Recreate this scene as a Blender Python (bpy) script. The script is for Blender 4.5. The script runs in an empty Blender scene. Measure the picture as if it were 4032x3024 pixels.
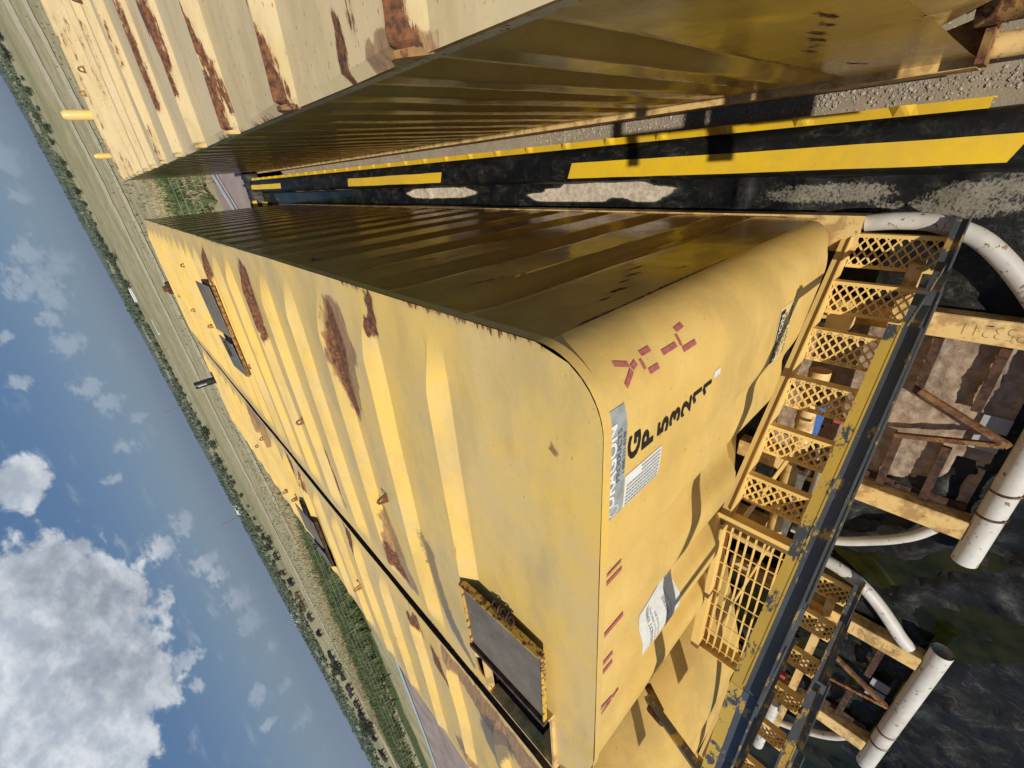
import bpy, bmesh, math, random
import numpy as np
from mathutils import Vector, Matrix, noise
R = math.radians
rnd = random.Random(7)
H = 3.5                      # lens height above the pad; z of everything below is metres above the pad
def Z(c): return c + H       # heights measured down from the lens

scene = bpy.context.scene
col = scene.collection

# ------------------------------------------------------------------ camera
cam_d = bpy.data.cameras.new("camera")
cam_d.sensor_fit = 'HORIZONTAL'; cam_d.sensor_width = 36.0; cam_d.lens = 14.888
cam_d.clip_start = 0.02; cam_d.clip_end = 20000
cam = bpy.data.objects.new("camera", cam_d); col.objects.link(cam)
rot = Matrix(((-0.07600392, 0.88357778, 0.46207543),
              (-0.68276216, 0.2916129, -0.66992369),
              (-0.72667684, -0.36640445, 0.58110975)))
cam.matrix_world = Matrix.Translation((0, 0, H)) @ rot.to_4x4()
scene.camera = cam

# ------------------------------------------------------------------ sun and sky
SUN_EL, SUN_AZ = R(38), R(0.0)        # sun stands straight behind the lens (-Y)
sd = bpy.data.lights.new("sun", 'SUN'); sd.energy = 4.9; sd.angle = R(0.5); sd.color = (1, 0.935, 0.80)
sun = bpy.data.objects.new("sun", sd); col.objects.link(sun)
to_sun = Vector((-math.sin(SUN_AZ) * math.cos(SUN_EL), -math.cos(SUN_AZ) * math.cos(SUN_EL), math.sin(SUN_EL)))
sun.rotation_euler = to_sun.to_track_quat('Z', 'Y').to_euler()
scene.view_settings.view_transform = 'Standard'; scene.view_settings.look = 'None'
scene.view_settings.gamma = 1.0; scene.view_settings.use_curve_mapping = False
scene.view_settings.exposure = -0.06

class N:
    """little helper for node trees"""
    def __init__(s, nt): s.nt = nt; s.n = nt.nodes; s.l = nt.links
    def new(s, t, **k):
        n = s.n.new(t)
        for a, v in k.items(): setattr(n, a, v)
        return n
    def put(s, sock, v):
        if isinstance(v, bpy.types.NodeSocket): s.l.new(v, sock)
        elif isinstance(v, (tuple, list)) and len(v) == 3 and sock.type == 'RGBA': sock.default_value = (*v, 1)
        else: sock.default_value = v
    def math(s, op, a, b=0.0, c=None, clamp=False):
        n = s.new('ShaderNodeMath', operation=op, use_clamp=clamp)
        s.put(n.inputs[0], a); s.put(n.inputs[1], b)
        if c is not None: s.put(n.inputs[2], c)
        return n.outputs[0]
    def mix(s, f, a, b, mode='MIX'):
        n = s.new('ShaderNodeMix', data_type='RGBA', blend_type=mode)
        s.put(n.inputs[0], f); s.put(n.inputs[6], a); s.put(n.inputs[7], b)
        return n.outputs[2]
    def mixf(s, f, a, b):
        n = s.new('ShaderNodeMix', data_type='FLOAT')
        s.put(n.inputs[0], f); s.put(n.inputs[2], a); s.put(n.inputs[3], b)
        return n.outputs[0]
    def noise(s, vec, scale, detail=4, rough=0.55, dist=0.0):
        n = s.new('ShaderNodeTexNoise'); s.put(n.inputs['Vector'], vec)
        n.inputs['Scale'].default_value = scale; n.inputs['Detail'].default_value = detail
        n.inputs['Roughness'].default_value = rough; n.inputs['Distortion'].default_value = dist
        return n.outputs[0]
    def ramp(s, v, lo, hi, a=0.0, b=1.0, smooth=True):
        n = s.new('ShaderNodeMapRange'); n.interpolation_type = 'SMOOTHSTEP' if smooth else 'LINEAR'
        s.put(n.inputs[0], v); s.put(n.inputs[1], lo); s.put(n.inputs[2], hi)
        n.inputs[3].default_value = a; n.inputs[4].default_value = b
        return n.outputs[0]
    def scale(s, vec, v):
        n = s.new('ShaderNodeVectorMath', operation='MULTIPLY'); s.put(n.inputs[0], vec); n.inputs[1].default_value = v
        return n.outputs[0]
    def attr(s, name):
        return s.new('ShaderNodeAttribute', attribute_name=name).outputs['Fac']

world = bpy.data.worlds.new("World"); scene.world = world; world.use_nodes = True
def build_world():
    nt = world.node_tree; nt.nodes.clear(); w = N(nt)
    out = w.new('ShaderNodeOutputWorld'); bg = w.new('ShaderNodeBackground')
    sky = w.new('ShaderNodeTexSky', sky_type='NISHITA'); sky.sun_disc = False
    sky.sun_elevation = SUN_EL; sky.sun_rotation = R(180) + SUN_AZ
    sky.air_density = 1.0; sky.dust_density = 0.6; sky.ozone_density = 1.6; sky.altitude = 300
    tc = w.new('ShaderNodeTexCoord'); nm = w.new('ShaderNodeVectorMath', operation='NORMALIZE')
    w.l.new(tc.outputs['Generated'], nm.inputs[0]); d = nm.outputs[0]
    big = [(-0.5928, 0.7628, 0.2583, 0.1331), (-0.5173, 0.811, 0.2733, 0.1068), (-0.6741, 0.7064, 0.216, 0.0671),
           (-0.5408, 0.8146, 0.2096, 0.0499), (-0.6203, 0.7135, 0.3258, 0.1229), (-0.6685, 0.6914, 0.274, 0.1055),
           (-0.3723, 0.8977, 0.2355, 0.0486), (-0.4948, 0.8432, 0.21, 0.0279),
           (-.672, .660, .335, .13), (-.705, .655, .27, .075), (-.64, .70, .30, .12)]
    small = [(-0.1013, 0.9903, 0.0956, 0.025), (-0.1328, 0.9875, 0.085, 0.021), (-0.1102, 0.987, 0.1171, 0.0174),
             (-0.2077, 0.9731, 0.0997, 0.0153), (-0.0809, 0.995, 0.0578, 0.016), (-0.2765, 0.9553, 0.1051, 0.0171),
             (-0.307, 0.9474, 0.0905, 0.0164), (-0.2419, 0.9547, 0.1735, 0.0117), (-0.4251, 0.8947, 0.1369, 0.0108),
             (-0.3836, 0.9179, 0.1018, 0.0139), (-0.5438, 0.8305, 0.1208, 0.0183), (-0.347, 0.9356, 0.0655, 0.01),
             (-0.5315, 0.8436, 0.0767, 0.0178), (-0.5979, 0.798, 0.0755, 0.0194), (-0.6653, 0.7446, 0.0534, 0.0167),
             (-0.7001, 0.7117, 0.0575, 0.0194), (-0.6208, 0.781, 0.0682, 0.015), (-0.6904, 0.7075, 0.1511, 0.0147),
             (-0.7163, 0.6812, 0.1513, 0.0092), (-0.7066, 0.6862, 0.1729, 0.009), (-0.0616, 0.9944, 0.0863, 0.0128),
             (-0.7735, 0.6277, 0.0881, 0.0125), (-0.8226, 0.566, 0.0537, 0.0111), (-0.5611, 0.8086, 0.1769, 0.0092),
             (-0.7853, 0.6172, 0.049, 0.0101), (-0.1695, 0.973, 0.157, 0.0103), (-0.1646, 0.9809, 0.1038, 0.0111),
             (0.056, 0.9967, 0.0592, 0.0163), (0.0138, 0.9979, 0.0636, 0.0112), (-0.7426, 0.6683, 0.0439, 0.0089),
             (-0.7996, 0.5931, 0.0949, 0.0081)]
    # warped lookup so the cloud outlines are uneven
    wn = w.new('ShaderNodeTexNoise'); w.put(wn.inputs['Vector'], d); wn.inputs['Scale'].default_value = 16
    wn.inputs['Detail'].default_value = 3
    wv = w.new('ShaderNodeVectorMath', operation='MULTIPLY_ADD')
    w.l.new(wn.outputs['Color'], wv.inputs[0]); wv.inputs[1].default_value = (.05, .05, .035); wv.inputs[2].default_value = (-.025, -.025, -.0175)
    av = w.new('ShaderNodeVectorMath', operation='ADD'); w.l.new(d, av.inputs[0]); w.l.new(wv.outputs[0], av.inputs[1])
    dw = av.outputs[0]
    def field(lst, k, src):
        acc = None
        for x, y, z, r in lst:
            n = w.new('ShaderNodeVectorMath', operation='DISTANCE'); w.put(n.inputs[0], src); n.inputs[1].default_value = (x, y, z)
            v = w.math('MULTIPLY_ADD', n.outputs['Value'], -1.0 / (r * k), 1.0)
            acc = v if acc is None else w.math('MAXIMUM', acc, v)
        return acc
    fb = field(big, 1.14, dw); fs = field(small, 1.9, dw)
    n1 = w.noise(w.scale(d, (1, 1, 1.5)), 24, 9, .6); n2 = w.noise(w.scale(d, (1, 1, 1.7)), 60, 7, .62)
    mb = w.ramp(w.math('ADD', fb, w.math('MULTIPLY_ADD', n1, 1.3, -.62)), .16, .42)
    ms = w.math('MULTIPLY', w.ramp(w.math('ADD', fs, w.math('MULTIPLY_ADD', n2, 2.0, -1.0)), .2, .75), .8)
    # thin scattered wisps low above the horizon
    n3 = w.noise(w.scale(d, (1, 1, 3.2)), 14, 8, .6)
    sx = w.new('ShaderNodeSeparateXYZ'); w.l.new(d, sx.inputs[0]); zz = sx.outputs[2]
    band = w.math('MULTIPLY', w.ramp(zz, .0, .06), w.ramp(zz, .5, .12))
    mw = w.math('MULTIPLY', w.math('MULTIPLY', w.ramp(n3, .55, .78), band), .45)
    m = w.math('MAXIMUM', w.math('MAXIMUM', mb, ms), mw)
    # cloud tone: brilliant rims, grey flat bases
    n4 = w.noise(w.scale(dw, (1, 1, 1.4)), 15, 8, .6)
    lowside = field([(-0.46, 0.82, 0.20, .11), (-.56, .78, .205, .1), (-.63, .73, .21, .09), (-0.50, 0.83, .235, .07), (-.36, .90, .262, .05)], 1.2, d)
    thick = w.math('MULTIPLY', w.ramp(fb, .02, .5), w.ramp(w.math('ADD', n4, w.math('MULTIPLY', w.ramp(lowside, -.1, .9), .34)), .50, .92))
    white = w.mix(w.ramp(n1, .35, .75), (4.6, 5.2, 6.0), (8.6, 8.9, 9.2))
    n5 = w.noise(w.scale(dw, (1, 1, 1.2)), 9, 6, .55)
    grey = w.mix(w.ramp(w.math('ADD', w.math('MULTIPLY', w.ramp(lowside, -.1, .8), .6), w.math('MULTIPLY', n5, .8)), .35, .85), (5.6, 5.9, 6.2), (2.8, 3.2, 3.7))
    cc = w.mix(w.math('MULTIPLY', thick, .85), white, w.mix(w.ramp(n1, .3, .7), grey, w.mix(.5, grey, white)))
    cc = w.mix(w.ramp(fb, -.6, -.1), (4.4, 5.2, 6.0), cc)
    # the air close to the horizon is dull grey-blue, the sky above a deep clean blue
    hz = w.mix(w.ramp(zz, -.02, .22), (2.0, 2.85, 3.6), (.55, 1.42, 3.15))
    base = w.mix(.82, sky.outputs[0], hz)
    res = w.mix(m, base, cc)
    w.l.new(res, bg.inputs[0]); bg.inputs[1].default_value = 0.1
    w.l.new(bg.outputs[0], out.inputs[0])
build_world()

# ------------------------------------------------------------------ object helpers
def tag(o, label=None, cat=None, group=None, kind=None):
    if label: o['label'] = label
    if cat: o['category'] = cat
    if group: o['group'] = group
    if kind: o['kind'] = kind
    return o
def empty(name, loc, label, cat, group=None):
    o = bpy.data.objects.new(name, None); o.location = loc; o.empty_display_size = .2
    col.objects.link(o); tag(o, label, cat, group); return o
def link(name, me, parent=None, mat=None, smooth=False):
    if mat:
        me.materials.clear(); me.materials.append(mat)
    if smooth: me.polygons.foreach_set('use_smooth', [True] * len(me.polygons))
    o = bpy.data.objects.new(name, me); col.objects.link(o)
    if parent:
        o.parent = parent
        o.matrix_parent_inverse = Matrix.Identity(4)
        loc = Vector((0, 0, 0)); p = parent
        while p: loc += p.location; p = p.parent
        o.location = -loc
    return o
class MB:
    def __init__(s): s.v = []; s.f = []
    def quad(s, a, b, c, d):
        i = len(s.v); s.v += [tuple(a), tuple(b), tuple(c), tuple(d)]; s.f.append((i, i+1, i+2, i+3)); return s
    def prism(s, base, top):
        n = len(base); i = len(s.v); s.v += [tuple(p) for p in base] + [tuple(p) for p in top]
        s.f.append(tuple(reversed(range(i, i+n)))); s.f.append(tuple(range(i+n, i+2*n)))
        for k in range(n):
            k2 = (k+1) % n; s.f.append((i+k, i+k2, i+n+k2, i+n+k))
        return s
    def box(s, x0, x1, y0, y1, z0, z1):
        return s.prism([(x0, y0, z0), (x1, y0, z0), (x1, y1, z0), (x0, y1, z0)], [(x0, y0, z1), (x1, y0, z1), (x1, y1, z1), (x0, y1, z1)])
    def beam(s, p0, p1, w, h, up=(0, 0, 1)):
        p0 = Vector(p0); p1 = Vector(p1); d = (p1-p0).normalized(); up = Vector(up)
        sd = d.cross(up)
        if sd.length < 1e-4: sd = d.cross(Vector((0, 1, 0)))
        sd.normalize(); u = sd.cross(d).normalized(); a = sd*w/2; b = u*h/2
        q = lambda p: [p-a-b, p+a-b, p+a+b, p-a+b]
        return s.prism(q(p0), q(p1))
    def tube(s, pts, r, seg=14, cap=True, hollow=False):
        pts = [Vector(p) for p in pts]; rings = []
        ref = None
        for i, p in enumerate(pts):
            t = (pts[min(i+1, len(pts)-1)] - pts[max(i-1, 0)]).normalized()
            if ref is None:
                ref = t.cross(Vector((0, 0, 1)))
                if ref.length < 1e-3: ref = t.cross(Vector((0, 1, 0)))
            ref = (ref - t*ref.dot(t)).normalized(); b = t.cross(ref)
            rr = r[i] if isinstance(r, (list, tuple)) else r
            k = len(s.v)
            for j in range(seg):
                a = 2*math.pi*j/seg; s.v.append(tuple(p + ref*math.cos(a)*rr + b*math.sin(a)*rr))
            rings.append(k)
        for a, b in zip(rings[:-1], rings[1:]):
            for j in range(seg):
                j2 = (j+1) % seg; s.f.append((a+j, a+j2, b+j2, b+j))
        if cap:
            s.f.append(tuple(reversed(range(rings[0], rings[0]+seg)))); s.f.append(tuple(range(rings[-1], rings[-1]+seg)))
        return s
    def mesh(s, name):
        me = bpy.data.meshes.new(name); me.from_pydata(s.v, [], s.f); me.update()
        bm = bmesh.new(); bm.from_mesh(me); bmesh.ops.recalc_face_normals(bm, faces=bm.faces); bm.to_mesh(me); bm.free()
        return me
    def build(s, name, mat, parent=None, smooth=False, bevel=0, angle=False):
        me = s.mesh(name)
        if bevel:
            bm = bmesh.new(); bm.from_mesh(me)
            bmesh.ops.bevel(bm, geom=list(bm.edges), offset=bevel, segments=1, affect='EDGES', clamp_overlap=True)
            bm.to_mesh(me); bm.free()
        o = link(name, me, parent, mat, smooth)
        if smooth: smooth_by_angle(me)
        return o
def smooth_by_angle(me, ang=R(35)):
    me.polygons.foreach_set('use_smooth', [True]*len(me.polygons))
    bm = bmesh.new(); bm.from_mesh(me)
    for e in bm.edges:
        if len(e.link_faces) == 2 and e.calc_face_angle(0) > ang: e.smooth = False
    bm.to_mesh(me); bm.free()
def grid_mesh(name, P, flip=False, attrs=None, mask=None):
    """P: (nu, nv, 3) array of points -> mesh of quads"""
    nu, nv = P.shape[:2]
    idx = np.arange(nu*nv).reshape(nu, nv)
    a = idx[:-1, :-1].ravel(); b = idx[1:, :-1].ravel(); c = idx[1:, 1:].ravel(); d = idx[:-1, 1:].ravel()
    F = np.stack([a, d, c, b] if flip else [a, b, c, d], 1)
    V = P.reshape(-1, 3)
    ar = np.linalg.norm(np.cross(V[F[:, 2]]-V[F[:, 0]], V[F[:, 3]]-V[F[:, 1]]), axis=1)
    keep = ar > 1e-7
    if mask is not None: keep &= mask[:-1, :-1].ravel()
    F = F[keep]
    me = bpy.data.meshes.new(name)
    me.vertices.add(len(V)); me.vertices.foreach_set('co', V.astype(np.float32).ravel())
    me.loops.add(len(F)*4); me.loops.foreach_set('vertex_index', F.astype(np.int32).ravel())
    me.polygons.add(len(F)); me.polygons.foreach_set('loop_start', np.arange(0, len(F)*4, 4, dtype=np.int32))
    me.update(calc_edges=True)
    if attrs:
        for k, arr in attrs.items():
            at = me.attributes.new(k, 'FLOAT', 'POINT'); at.data.foreach_set('value', arr.astype(np.float32).ravel())
    return me
def hashn(x, y, seed=0):
    n = np.sin(x*127.1 + y*311.7 + seed*74.7)*43758.5453
    return n - np.floor(n)
def vnoise(x, y, seed=0):
    xi, yi = np.floor(x), np.floor(y); xf, yf = x-xi, y-yi
    u = xf*xf*(3-2*xf); v = yf*yf*(3-2*yf)
    return (hashn(xi, yi, seed)*(1-u)+hashn(xi+1, yi, seed)*u)*(1-v)+(hashn(xi, yi+1, seed)*(1-u)+hashn(xi+1, yi+1, seed)*u)*v
def fbm(x, y, seed=0, o=4):
    s = 0; a = .5
    for i in range(o): s = s + a*vnoise(x*2**i, y*2**i, seed+i); a *= .5
    return s/(1-.5**o)
def sstep(x, a, b):
    t = np.clip((x-a)/(b-a), 0, 1); return t*t*(3-2*t)
def poly_sd(X, Y, poly):
    """signed distance (inside positive) to a polygon"""
    p = np.array(poly); d = np.full(X.shape, 1e9); ins = np.zeros(X.shape, bool)
    for i in range(len(p)):
        a = p[i]; b = p[(i+1) % len(p)]; e = b-a
        t = np.clip(((X-a[0])*e[0]+(Y-a[1])*e[1])/max(e@e, 1e-9), 0, 1)
        d = np.minimum(d, np.hypot(X-a[0]-t*e[0], Y-a[1]-t*e[1]))
        c = ((a[1] > Y) != (b[1] > Y)) & (X < (b[0]-a[0])*(Y-a[1])/((b[1]-a[1]) if b[1] != a[1] else 1e-9)+a[0])
        ins ^= c
    return np.where(ins, d, -d)

# ------------------------------------------------------------------ materials
MATS = {}
def material(name):
    m = bpy.data.materials.new(name); m.use_nodes = True; nt = m.node_tree; nt.nodes.clear()
    w = N(nt); out = w.new('ShaderNodeOutputMaterial'); bs = w.new('ShaderNodeBsdfPrincipled')
    w.l.new(bs.outputs[0], out.inputs[0]); MATS[name] = m
    geo = w.new('ShaderNodeNewGeometry'); w.P = geo.outputs['Position']; w.geo = geo
    return m, w, bs
def bump(w, bs, h, strength=.3, dist=.01):
    b = w.new('ShaderNodeBump'); b.inputs['Strength'].default_value = strength; b.inputs['Distance'].default_value = dist
    w.put(b.inputs['Height'], h); w.l.new(b.outputs[0], bs.inputs['Normal'])

def paint(name, c1, c2, spots=.35, rough=.42, wear=None, weara=0.0, use_attr=False, speck=.72, spotscale=26, streak=(1, 1, 1), edge=0.0, spec=.5):
    """weathered paint: two tones, chips and rust; attributes rust/soot place the stains"""
    m, w, bs = material(name)
    P = w.P
    a = w.noise(P, 1.7, 5, .6); b = w.noise(P, 9, 4, .6); f = w.noise(w.scale(P, streak), spotscale, 5, .65)
    c = w.mix(w.ramp(w.math('ADD', w.math('MULTIPLY', a, .65), w.math('MULTIPLY', b, .35)), .36, .64), c1, c2)
    c = w.mix(w.math('MULTIPLY', w.ramp(w.noise(P, 75, 3, .6), .5, .75), .10), c, (.30, .20, .07))
    if wear:
        wn = w.math('ADD', w.math('MULTIPLY', w.noise(w.scale(P, (.8, 1, .8)), 12, 4, .55), .72), w.math('MULTIPLY', w.noise(w.scale(P, (.5, 1, .5)), 120, 4, .7), .28))
        c = w.mix(w.ramp(wn, weara-.01, weara+.045), c, wear)
    rustc = w.mix(w.ramp(w.noise(P, 38, 4, .7), .35, .68), (.070, .024, .012), (.24, .095, .034))
    mask = w.ramp(f, speck, speck+.05)
    mask = w.math('MULTIPLY', mask, spots)
    if use_attr:
        ra = w.attr('rust'); n = w.noise(w.scale(P, (.30, 1.25, 1)), 34, 6, .74)
        core = w.ramp(w.math('ADD', ra, w.math('MULTIPLY_ADD', n, 1.9, -.95)), .44, .60)
        halo = w.math('MULTIPLY', w.ramp(w.math('ADD', ra, w.math('MULTIPLY_ADD', n, .8, -.4)), .08, .8), .6)
        c = w.mix(halo, c, (.40, .22, .085))
        gr = w.math('MULTIPLY', w.ramp(w.noise(w.scale(P, (.5, 1.2, 1)), 2.6, 5, .7), .42, .68), .42)
        c = w.mix(gr, c, (.42, .30, .12))
        pk = w.ramp(w.noise(w.scale(P, (.35, 1.6, 1)), 55, 4, .6), .70, .73)
        c = w.mix(w.math('MULTIPLY', pk, .8), c, (.16, .075, .025))
        mask = w.math('MAXIMUM', mask, core)
        so = w.attr('soot')
        sm = w.ramp(w.math('ADD', so, w.math('MULTIPLY_ADD', w.noise(P, 45, 6, .7), 1.1, -.55)), .40, .75)
        lr = w.attr('lightrust')
        c = w.mix(w.math('MULTIPLY', w.ramp(w.math('ADD', lr, w.math('MULTIPLY_ADD', n, .8, -.4)), .4, .6), .85), c, w.mix(w.ramp(n, .35, .65), (.17, .075, .032), (.40, .215, .09)))
        c = w.mix(w.math('MULTIPLY', sm, .8), c, (.10, .085, .06))
    if edge:
        pt = w.ramp(w.geo.outputs['Pointiness'], .53, .60)
        mask = w.math('MAXIMUM', mask, w.math('MULTIPLY', w.math('MULTIPLY', pt, w.ramp(b, .45, .6)), edge))
    c = w.mix(mask, c, rustc)
    w.l.new(c, bs.inputs['Base Color'])
    w.put(bs.inputs['Roughness'], w.math('ADD', w.mixf(mask, rough, .85), w.math('MULTIPLY_ADD', b, .25, -.12)))
    bs.inputs['Specular IOR Level'].default_value = spec
    bump(w, bs, w.math('ADD', w.math('MULTIPLY', w.noise(P, 6, 3, .5), 1.4), w.math('ADD', w.math('MULTIPLY', f, .25), w.math('MULTIPLY', mask, .15))), .25, .008)
    return m
def plain(name, c1, c2, scale=12, rough=.6, detail=6, metal=0, bs_=.2, bd=.004, spec=.5, stretch=(1, 1, 1), lo=.38, hi=.62):
    m, w, bs = material(name)
    n = w.noise(w.scale(w.P, stretch), scale, detail, .62)
    w.l.new(w.mix(w.ramp(n, lo, hi), c1, c2), bs.inputs['Base Color'])
    bs.inputs['Roughness'].default_value = rough; bs.inputs['Metallic'].default_value = metal
    bs.inputs['Specular IOR Level'].default_value = spec
    if bs_: bump(w, bs, n, bs_, bd)
    return m

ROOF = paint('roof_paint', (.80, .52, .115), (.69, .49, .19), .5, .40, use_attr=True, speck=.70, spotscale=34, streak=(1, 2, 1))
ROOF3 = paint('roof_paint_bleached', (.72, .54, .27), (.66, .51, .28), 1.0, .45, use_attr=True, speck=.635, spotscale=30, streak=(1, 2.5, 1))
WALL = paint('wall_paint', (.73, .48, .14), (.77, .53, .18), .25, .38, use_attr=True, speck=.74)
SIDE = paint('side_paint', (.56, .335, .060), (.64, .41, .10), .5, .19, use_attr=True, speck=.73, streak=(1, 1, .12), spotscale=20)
STEP = paint('step_paint', (.74, .49, .15), (.80, .56, .20), .35, .5, speck=.70)
RAILP = paint('rail_paint', (.74, .52, .22), (.68, .44, .15), .9, .5, speck=.63, spotscale=40, edge=.5)
RUSTY = paint('rusty_frame_paint', (.42, .24, .07), (.10, .045, .022), 1.0, .8, speck=.48, spotscale=22)
WORN = paint('worn_handrail_paint', (.55, .36, .055), (.46, .30, .05), .6, .5, wear=(.050, .058, .068), weara=.525, speck=.70)
GREY = paint('grey_handrail_paint', (.055, .064, .075), (.075, .088, .10), .9, .5, wear=(.42, .27, .07), weara=.565, speck=.66)
WHITEP = paint('white_pipe_paint', (.46, .43, .38), (.58, .56, .52), .9, .5, speck=.60, spotscale=26)
TAPE = paint('yellow_tape', (.84, .54, .015), (.70, .45, .04), .35, .5, speck=.68)
LIDG = paint('lid_inner_metal', (.20, .165, .12), (.115, .095, .07), .7, .6, speck=.62)
RUST = plain('rust', (.05, .018, .01), (.20, .075, .03), 30, .9)
DARK_RUST_SHADE = plain('dark_rust_and_shade', (.03, .014, .009), (.09, .04, .022), 25, .9)  # rust, also used as painted shade at the roof seam and frame floor
BLACK = plain('black_vent_and_hatch_dark', (.010, .010, .011), (.020, .020, .021), 20, .45)  # black vent pipe, and the darkness painted inside the hatches
BLUE = plain('blue_paint', (.06, .16, .50), (.08, .20, .58), 20, .4)
RED = plain('red_paint', (.42, .05, .06), (.50, .08, .08), 20, .5)
IRON = plain('grey_iron', (.10, .10, .085), (.17, .16, .13), 30, .5)
INK = plain('black_lettering', (.012, .012, .012), (.02, .02, .02), 60, .45, bs_=0)
MAROON = plain('maroon_stencil', (.36, .09, .10), (.44, .14, .13), 70, .6, bs_=0)
LABELW = plain('white_label', (.78, .78, .76), (.70, .70, .68), 40, .4, bs_=0)
LABELG = plain('grey_decal', (.26, .29, .31), (.36, .39, .40), 18, .35, bs_=0)
DECALT = plain('decal_grey_print', (.09, .10, .11), (.12, .13, .14), 50, .4, bs_=0)
LINE = plain('print_grey', (.36, .37, .38), (.42, .43, .44), 50, .5, bs_=0)
GREYST = plain('galvanised_pipe', (.30, .31, .33), (.38, .39, .40), 8, .5)
BLUEP = plain('pale_blue_hose', (.24, .32, .40), (.30, .38, .44), 8, .5)
WOOD = plain('weathered_post', (.14, .10, .07), (.22, .17, .12), 20, .9)
WIRE = plain('fence_wire', (.35, .34, .32), (.45, .44, .42), 10, .6, bs_=0)
SHEETW = plain('white_sheet_metal', (.75, .76, .76), (.82, .82, .82), 5, .5, bs_=0)

def liner_mat():
    m, w, bs = material('black_liner')
    P = w.P
    n = w.noise(w.scale(P, (1, .7, 1)), 9, 7, .65, .6); g = w.noise(P, 60, 5, .7)
    mud = w.attr('mud'); sp = w.attr('speckle')
    tide = w.math('ABSOLUTE', w.math('SUBTRACT', w.noise(w.scale(P, (1, .45, 1)), 6, 5, .55, .8), .5))
    c = w.mix(w.ramp(n, .35, .75), (.004, .0045, .005), (.012, .012, .011))
    c = w.mix(w.math('MULTIPLY', w.ramp(w.math('ADD', n, w.math('MULTIPLY', g, .5)), .74, 1.0), .22), c, (.12, .105, .08))
    mm = w.ramp(w.math('ADD', mud, w.math('MULTIPLY_ADD', g, .35, -.17)), .42, .62)
    c = w.mix(w.math('MULTIPLY', w.ramp(tide, .014, .0), w.math('MULTIPLY', w.ramp(n, .4, .7), .38)), c, (.15, .145, .13))
    ss = w.ramp(w.math('ADD', sp, w.math('MULTIPLY_ADD', g, 1.6, -.8)), .52, .85)
    c = w.mix(w.math('MULTIPLY', ss, .8), c, (.27, .24, .185))
    mm2 = w.math('MULTIPLY', w.ramp(mud, .1, .5), .35)
    mc = w.mix(w.ramp(w.noise(P, 22, 6, .7), .35, .65), (.42, .35, .27), (.66, .56, .45))
    c = w.mix(mm2, c, (.10, .09, .07)); c = w.mix(mm, c, mc)
    w.l.new(c, bs.inputs['Base Color'])
    w.put(bs.inputs['Roughness'], w.mixf(mm, w.mixf(n, .42, .65), .95))
    bs.inputs['Specular IOR Level'].default_value = .35
    bump(w, bs, w.math('ADD', n, w.math('MULTIPLY', g, .12)), .5, .02)
    return m
LINER = liner_mat()
def water_mat():
    m, w, bs = material('standing_water')
    w.l.new(w.mix(w.ramp(w.noise(w.P, 2.2, 5, .6), .4, .6), (.006, .008, .002), (.022, .022, .005)), bs.inputs['Base Color'])
    bs.inputs['Roughness'].default_value = .06; bs.inputs['IOR'].default_value = 1.33
    bump(w, bs, w.noise(w.P, 26, 3, .5), .12, .004); return m
WATER = water_mat()
def gravel_mat():
    m, w, bs = material('gravel')
    P = w.P; n = w.noise(P, 4, 6, .6)
    v = w.new('ShaderNodeTexVoronoi'); w.put(v.inputs['Vector'], P); v.inputs['Scale'].default_value = 95
    f = w.noise(P, 130, 4, .7)
    c = w.mix(w.ramp(n, .35, .65), (.27, .22, .16), (.34, .28, .205))
    sep = w.new('ShaderNodeSeparateColor'); w.l.new(v.outputs['Color'], sep.inputs[0])
    c = w.mix(w.math('MULTIPLY', w.ramp(sep.outputs[0], .88, .96), w.ramp(v.outputs['Distance'], .5, .2)), c, (.60, .56, .50))
    c = w.mix(w.math('MULTIPLY', w.ramp(f, .5, .8), .5), c, (.16, .125, .09))
    w.l.new(c, bs.inputs['Base Color']); bs.inputs['Roughness'].default_value = .95
    bump(w, bs, w.math('ADD', f, w.math('MULTIPLY', v.outputs['Distance'], -.5)), .5, .006)
    return m
GRAVEL = gravel_mat()
MUD = plain('dried_mud', (.25, .175, .12), (.37, .28, .20), 16, .95, 9, bs_=.6, bd=.02)
SAND = plain('wet_dirt', (.26, .19, .15), (.38, .29, .24), .8, .75, 8, bs_=.3, bd=.05, lo=.3, hi=.7)
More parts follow.
